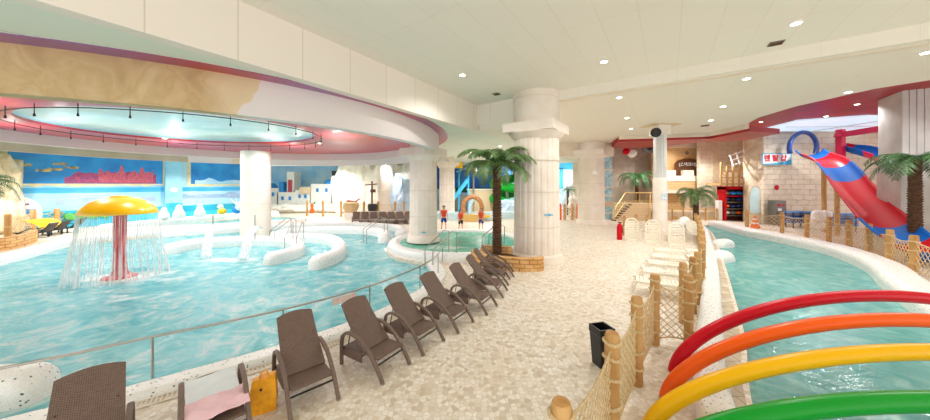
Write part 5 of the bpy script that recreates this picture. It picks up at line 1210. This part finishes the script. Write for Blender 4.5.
# far left clutter: yellow towels handled above; table
# centre hall: blue wall, stairs, tan building, arch, green slide
q = atd(474, 42, 0); t = thing('blue_play_backdrop', 'bright blue mural wall with white swirls behind the palm', 'backdrop', q)
MB().box((0, 0, 4.6), (10.5, .2, 3.9)).build('blue_panel', mat('bluewall', '#1c63d0', .5, var='#3f97ea', vscale=.5), t)
MB().box((0, -.1, 6.3), (10.5, .2, .35)).build('cyan_band', M['cyan'], t); MB().box((0, -.1, 6.75), (10.5, .2, .4)).build('white_band', M['white'], t)
MB().box((1.3, -.15, 2.5), (7.8, .15, .7)).build('dark_green_band', mat('dkgreen', '#0f5a4a', .5), t)
b = MB(); b.tube([(-2.5, -.15, 5.0), (-1.2, -.15, 5.6), (.2, -.15, 5.0), (1.5, -.15, 5.5), (3.2, -.15, 4.4), (4.6, -.15, 3.6)], [.05, .25, .12, .22, .15, .05], 6); b.build('white_swirl', M['ltblue'], t)
text('lettering', 'WATER', 1.0, M['ltblue'], t, Matrix.Translation((3.2, -.16, 3.5)) @ Matrix.Rotation(pi/2, 4, 'X')) if False else None
q = atd(484, 38, 0); t = thing('tan_kiosk', 'plain tan building block under the blue mural wall', 'kiosk', q)
MB().box((0, 0, 1.3), (4.2, 2, 2.6)).build('body', M['tan'], t); MB().box((0, -.1, 2.65), (4.4, 2.2, .12)).build('roof_edge', M['white'], t)
q = atd(459, 35, 0); t = thing('blue_staircase', 'bright blue play stairs between the far column and arch', 'staircase', q)
for s_ in (0, 1): MB().tube([(-.9, -.3+s_*1.2, 1.2), (1.0, -.3+s_*1.2, 3.8)], .1, 6, up=(0, 1, 0), flat=(.05, .22)).build('stringer', M['cyan'], t)
for k in range(9): MB().box((-.8+.2*k, .3, 1.3+.29*k), (.3, 1.2, .06)).build('tread', M['ltblue'], t)
for x in (-1.0, .0, 1.1): MB().box((x, .3, 3.1 if x > 1 else 2.6), (.18, .18, 6.2 if x > 1 else 5.2)).build('post', M['cyan'], t)
MB().box((0, 1, 1.0), (2.3, .3, 2.0)).build('grey_base', M['grey'], t); MB().box((-.2, -.2, 5.5), (1.3, .3, .7)).build('yellow_sign', M['mush'], t)
q = atd(473.5, 32); t = thing('water_bucket_pole', 'steel pole carrying a grey basket behind the stone arch ring', 'pole', q)
MB().tube([(0, 0, 0), (0, 0, 4.8)], .09, 8).build('pole', M['steel'], t); MB().lathe([(.2, 0), (.4, .4), (.42, .95)], (0, 0, 4.3), 14).build('basket', M['grey'], t); MB().ball((0, 0, 5.5), .35, 10, 8, (1.2, 1, .7)).build('pink_top', M['towelp'], t)
# stone arch ring
q = atd(472.5, 26.5); t = thing('stone_arch', 'round golden brown wooden arch behind the spa basin', 'arch', q)
MB().tube([(.82*cos(a), 0, 1.2+.95*sin(a)) for a in [-.5+k*(pi+1.0)/20 for k in range(21)]], .2, 10).build('arch_ring', mat('arch_brown', '#c28a5c', .6, var='#a06a44', vscale=5, bump=.5), t, smooth=True)
MB().box((0, .1, .3), (1.9, .8, .6)).build('bench_base', M['gold'], t); MB().box((1.15, .0, .45), (.7, .5, .2)).build('side_seat', M['mush'], t)
b = MB(); b.tube([(-.25, -.05, .6), (-.2, 0, 1.5), (.1, 0, 1.9)], .14, 8); b.build('blue_figure', M['ltblue'], t, smooth=True)
# pale blue basin behind
kerb('far_pool_wall', [atd(431, 29)[:2], atd(450, 27.6)[:2], atd(480, 27.4)[:2], atd(505, 28.2)[:2], atd(524, 29)[:2]], .6, 0, .75, mat('paleblue_wall', '#bcd9e4', .5, var='#d4e6ec', vscale=2), 'pale blue curved basin wall behind the three people', 'pool wall')
# green spiral slide
t = thing('green_tube_slide', 'green spiral tube slide between palm trunk and thick column', 'water slide', atd(507, 36))
MB().tube([(1.6*cos(a), 1.3*sin(a), 4.3-a*.29) for a in [k*.3 for k in range(44)]], .55, 12).build('tube', M['green'], t, smooth=True)
MB().tube([(0, 0, 0), (0, 0, 5)], .2, 8).build('centre_pole', M['steel'], t)
q = atd(511, 31.5); o = rock('blue_rock', 'pale blue rock mound in front of the green spiral slide', [(q.x-.3, q.y, .5, 1.3, .8, 1.2), (q.x+.7, q.y, .3, 1.1, .8, .9)], mat('bluerock', '#a9c4dc', .6, var='#c8d8e6', vscale=1.5), 15)
# gap right of the thick column: blue framed arch, net and orange posts
q = atd(571, 42); t = thing('blue_arch_panel', 'cyan blue painted arch panel in the far gap left of the wide column', 'backdrop', q)
MB().box((0, 0, 6.0), (3.6, .3, 1.1)).build('top_bar', M['cyan'], t); MB().box((-1.5, 0, 4.2), (.7, .3, 2.8)).build('left_leg', M['cyan'], t); MB().box((1.0, 0, 3.7), (1.4, .2, .9)).build('blue_patch', M['blue'], t); MB().box((0, .1, 2.9), (3.6, .15, 5.8)).build('pale_board', M['ltblue'], t)
q = atd(574, 38); rock('white_rock_cone', 'pale grey pointed rock in the far gap beside the wide column', [(q.x, q.y, 1.2, 1.3, .8, 2.4), (q.x+.6, q.y, .8, 1.1, .8, 1.7)], mat('greyice', '#d3dce4', .6, var='#b8c8d6', vscale=1.5), 25)
t = thing('net_bridge', 'orange posted rope net crossing in the far gap beside the wide column', 'play equipment', atd(568.5, 27.5))
for x, m in ((-.75, 'cone'), (-.35, 'woodlt'), (.35, 'woodlt'), (.85, 'cone')): MB().lathe([(.12, 0), (.12, 1.3), (.08, 1.5)], (x, 0, 0), 10).build('post', M[m], t)
for a_, c_ in (((-.75, 0, 0), (-.35, 0, 0)), ((-.35, 0, 0), (.35, 0, 0)), ((.35, 0, 0), (.85, 0, 0))): net(t, a_, c_, .2, 1.2, .3, .015, .25, 3)
q = atd(573.5, 29); o = rock('round_boulder', 'small grey white boulder behind the orange posted net', [(q.x, q.y, 1.4, .5, .4, .7), (q.x, q.y, .5, .4, .4, .9)], M['whiterock'], 2)
# notice boards / blue window right of the far columns
q = atd(415, 34); t = thing('blue_mural_strip', 'narrow blue painted panel left of the slim fluted column', 'backdrop', q)
MB().box((0, 0, 3.4), (1.8, .1, 4.6)).build('panel', M['blue'], t); MB().box((0, -.08, 2.2), (1.7, .06, .5)).build('light_band', M['cyan'], t)
# cushioned far left planters: stool and table by the mural
q = atd(33, 22.4); t = thing('wooden_barrel', 'brown wooden barrel stool behind the yellow towels on the left deck', 'stool', q)
MB().lathe([(.35, 0), (.42, .5), (.4, 1.0), (.3, 1.1)], (0, 0, 0), 14).build('barrel', M['wood'], t, smooth=True); MB().lathe([(.5, 1.1), (.5, 1.2)], (0, 0, 0), 14).build('seat', M['wooddk'], t)

# ------------------------------------------------------------ people
def skin_mesh(name, verts, edges, m, parent, sub=2, root=0):
    me = bpy.data.meshes.new(name); me.from_pydata([v[:3] for v in verts], edges, []); o = bpy.data.objects.new(name, me); COL.objects.link(o)
    md = o.modifiers.new('Skin', 'SKIN'); md.use_smooth_shade = True
    sv = me.skin_vertices[0].data if me.skin_vertices else None
    if sv is None:
        bm = bmesh.new(); bm.from_mesh(me); bm.verts.layers.skin.verify(); bm.to_mesh(me); bm.free(); sv = me.skin_vertices[0].data
    for i, v in enumerate(verts): r = v[3]; sv[i].radius = r if isinstance(r, tuple) else (r, r)
    for i in range(len(verts)): sv[i].use_root = (i == root)
    sm = o.modifiers.new('Sub', 'SUBSURF'); sm.levels = sub; sm.render_levels = sub
    bpy.context.view_layer.update(); new = bpy.data.meshes.new_from_object(o.evaluated_get(bpy.context.evaluated_depsgraph_get()))
    o.modifiers.clear(); old = o.data; o.data = new; bpy.data.meshes.remove(old); new.materials.clear(); new.materials.append(m)
    for p in new.polygons: p.use_smooth = True
    if parent: o.parent = parent
    return o
def join_into(o, mb):
    bm = bmesh.new(); bm.from_mesh(o.data); tmp = bpy.data.meshes.new('t'); tmp.from_pydata(mb.v, [], mb.f); bm.from_mesh(tmp); bmesh.ops.recalc_face_normals(bm, faces=bm.faces); bm.to_mesh(o.data); bm.free(); bpy.data.meshes.remove(tmp)
    for p in o.data.polygons: p.use_smooth = True
def person(label, loc, rz, hgt, arms=((.0, .0), (.0, .0)), shorts='shorts', longhair=False, stance=.1):
    t = thing('person', label, 'person', loc, rz); k = hgt/1.7; t.scale = (k, k, k)
    V_ = [(0, 0, .90, (.125, .095)), (0, 0, 1.05, (.12, .085)), (0, -.005, 1.22, (.14, .095)), (0, 0, 1.36, (.13, .085)), (0, 0, 1.43, (.06, .058)), (0, -.01, 1.50, (.052, .052)), (0, -.015, 1.56, (.072, .085)), (0, -.012, 1.63, (.078, .095)), (0, 0, 1.685, (.05, .06))]
    E_ = [(i, i+1) for i in range(8)]; fing = MB()
    for s, (fw, bend) in zip((-1, 1), arms):
        i = len(V_); sh = Vector((s*.175, 0, 1.37)); el = sh+Vector((s*.07, -.04*fw*3, -.29)); wr = el+Vector((s*(.03-.10*bend), -.06-.16*bend, -.24+.14*bend)); dr = (wr-el).normalized(); pm = wr+dr*.08
        V_ += [(*sh, .056), (*el, .04), (*wr, .028), (*(wr+dr*.045), (.036, .022)), (*pm, (.036, .018))]; E_ += [(3, i), (i, i+1), (i+1, i+2), (i+2, i+3), (i+3, i+4)]
        side = Vector((0, 1, 0)); side = (side-dr*side.dot(dr)).normalized(); nrm = dr.cross(side)*s
        for fi, (o_, L_) in enumerate(((-.03, .07), (-.01, .08), (.01, .075), (.03, .06))):
            p0 = pm-dr*.02+side*o_; fing.tube([p0, p0+dr*L_*.6, p0+dr*L_-nrm*.012, p0+dr*(L_+.02)-nrm*.03], [.010, .0095, .0085, .006], 6)
        p0 = wr+dr*.03-side*.02; fing.tube([p0, p0+dr*.03-side*.035, p0+dr*.065-side*.045], [.012, .011, .008], 6)
    for s in (-1, 1):
        i = len(V_); V_ += [(s*.09, 0, .84, .088), (s*(.09+stance*.3), -.005, .5, .056), (s*(.09+stance*.45), .0, .42, .052), (s*(.09+stance*.6), .02, .12, .036), (s*(.09+stance*.6), .02, .055, .038), (s*(.095+stance*.65), -.09, .035, (.042, .03)), (s*(.1+stance*.68), -.15, .028, (.036, .022))]
        E_ += [(0, i)]+[(i+j, i+j+1) for j in range(6)]
    body = skin_mesh('body', V_, E_, M['skin'], t)
    for s in (-1, 1): fing.ball((s*.082, .0, 1.585), .022, 8, 6, (.5, 1, 1.4))
    fing.ball((0, -.108, 1.575), .014, 8, 6, (.9, 1.3, 1.6)); join_into(body, fing)
    for s in (-1, 1):
        MB().ball((s*.03, -.098, 1.60), .011, 8, 6, (1.2, .5, .8)).build('eye', M['black'], t)
    MB().ball((0, -.102, 1.535), .02, 8, 6, (1.2, .35, .3)).build('mouth', M['redpink'], t)
    b = MB(); b.ball((0, .018, 1.645), .103, 16, 10, (.92, 1.08, .9)); 
    if longhair: b.tube([(0, .07, 1.64), (0, .09, 1.5), (0, .085, 1.32)], [.08, .085, .05], 10); b.tube([(-.075, .02, 1.64), (-.09, .02, 1.45)], .028, 6); b.tube([(.075, .02, 1.64), (.09, .02, 1.45)], .028, 6)
    h = b.build('hair', M['hair'], t, smooth=True)
    for v in h.data.vertices:
        if v.co.y < -.045 and v.co.z < 1.665: v.co.y = -.045
    skin_mesh('life_vest', [(0, -.005, .93, (.155, .12)), (0, -.01, 1.08, (.16, .125)), (0, -.015, 1.24, (.175, .135)), (0, -.005, 1.37, (.165, .12)), (0, 0, 1.42, (.10, .085)), (-.185, 0, 1.36, (.07, .075)), (.185, 0, 1.36, (.07, .075)), (-.215, -.01, 1.28, (.062, .062)), (.215, -.01, 1.28, (.062, .062))], [(0, 1), (1, 2), (2, 3), (3, 4), (3, 5), (3, 6), (5, 7), (6, 8)], M['vest'], t)
    for z in (1.05, 1.2): MB().tube([(.165*cos(a), -.01+.138*sin(a), z) for a in [2*pi*j/20 for j in range(20)]], .009, 5, closed=True).build('vest_strap', M['black'], t)
    skin_mesh('shorts', [(0, 0, .93, (.145, .11)), (0, 0, .86, (.15, .115)), (-.1, 0, .78, (.105, .1)), (.1, 0, .78, (.105, .1)), (-(.1+stance*.25), -.003, .56, (.09, .088)), (.1+stance*.25, -.003, .56, (.09, .088))], [(0, 1), (1, 2), (1, 3), (2, 4), (3, 5)], M[shorts], t)
    return t
person('tallest person in orange vest and blue shorts standing left behind the spa', atd(443.8, 20.9), .15, 1.74, ((.0, .1), (.0, .1)))
person('person with long dark hair in orange vest and dark shorts, middle of three', atd(460.7, 20.7), .5, 1.52, ((.3, .5), (.3, .3)), 'shortsb', True)
person('person with dark hair in orange vest and blue shorts, right of the arch', atd(481, 20.9), -.4, 1.55, ((.2, .3), (.3, .6)), 'shorts', True)
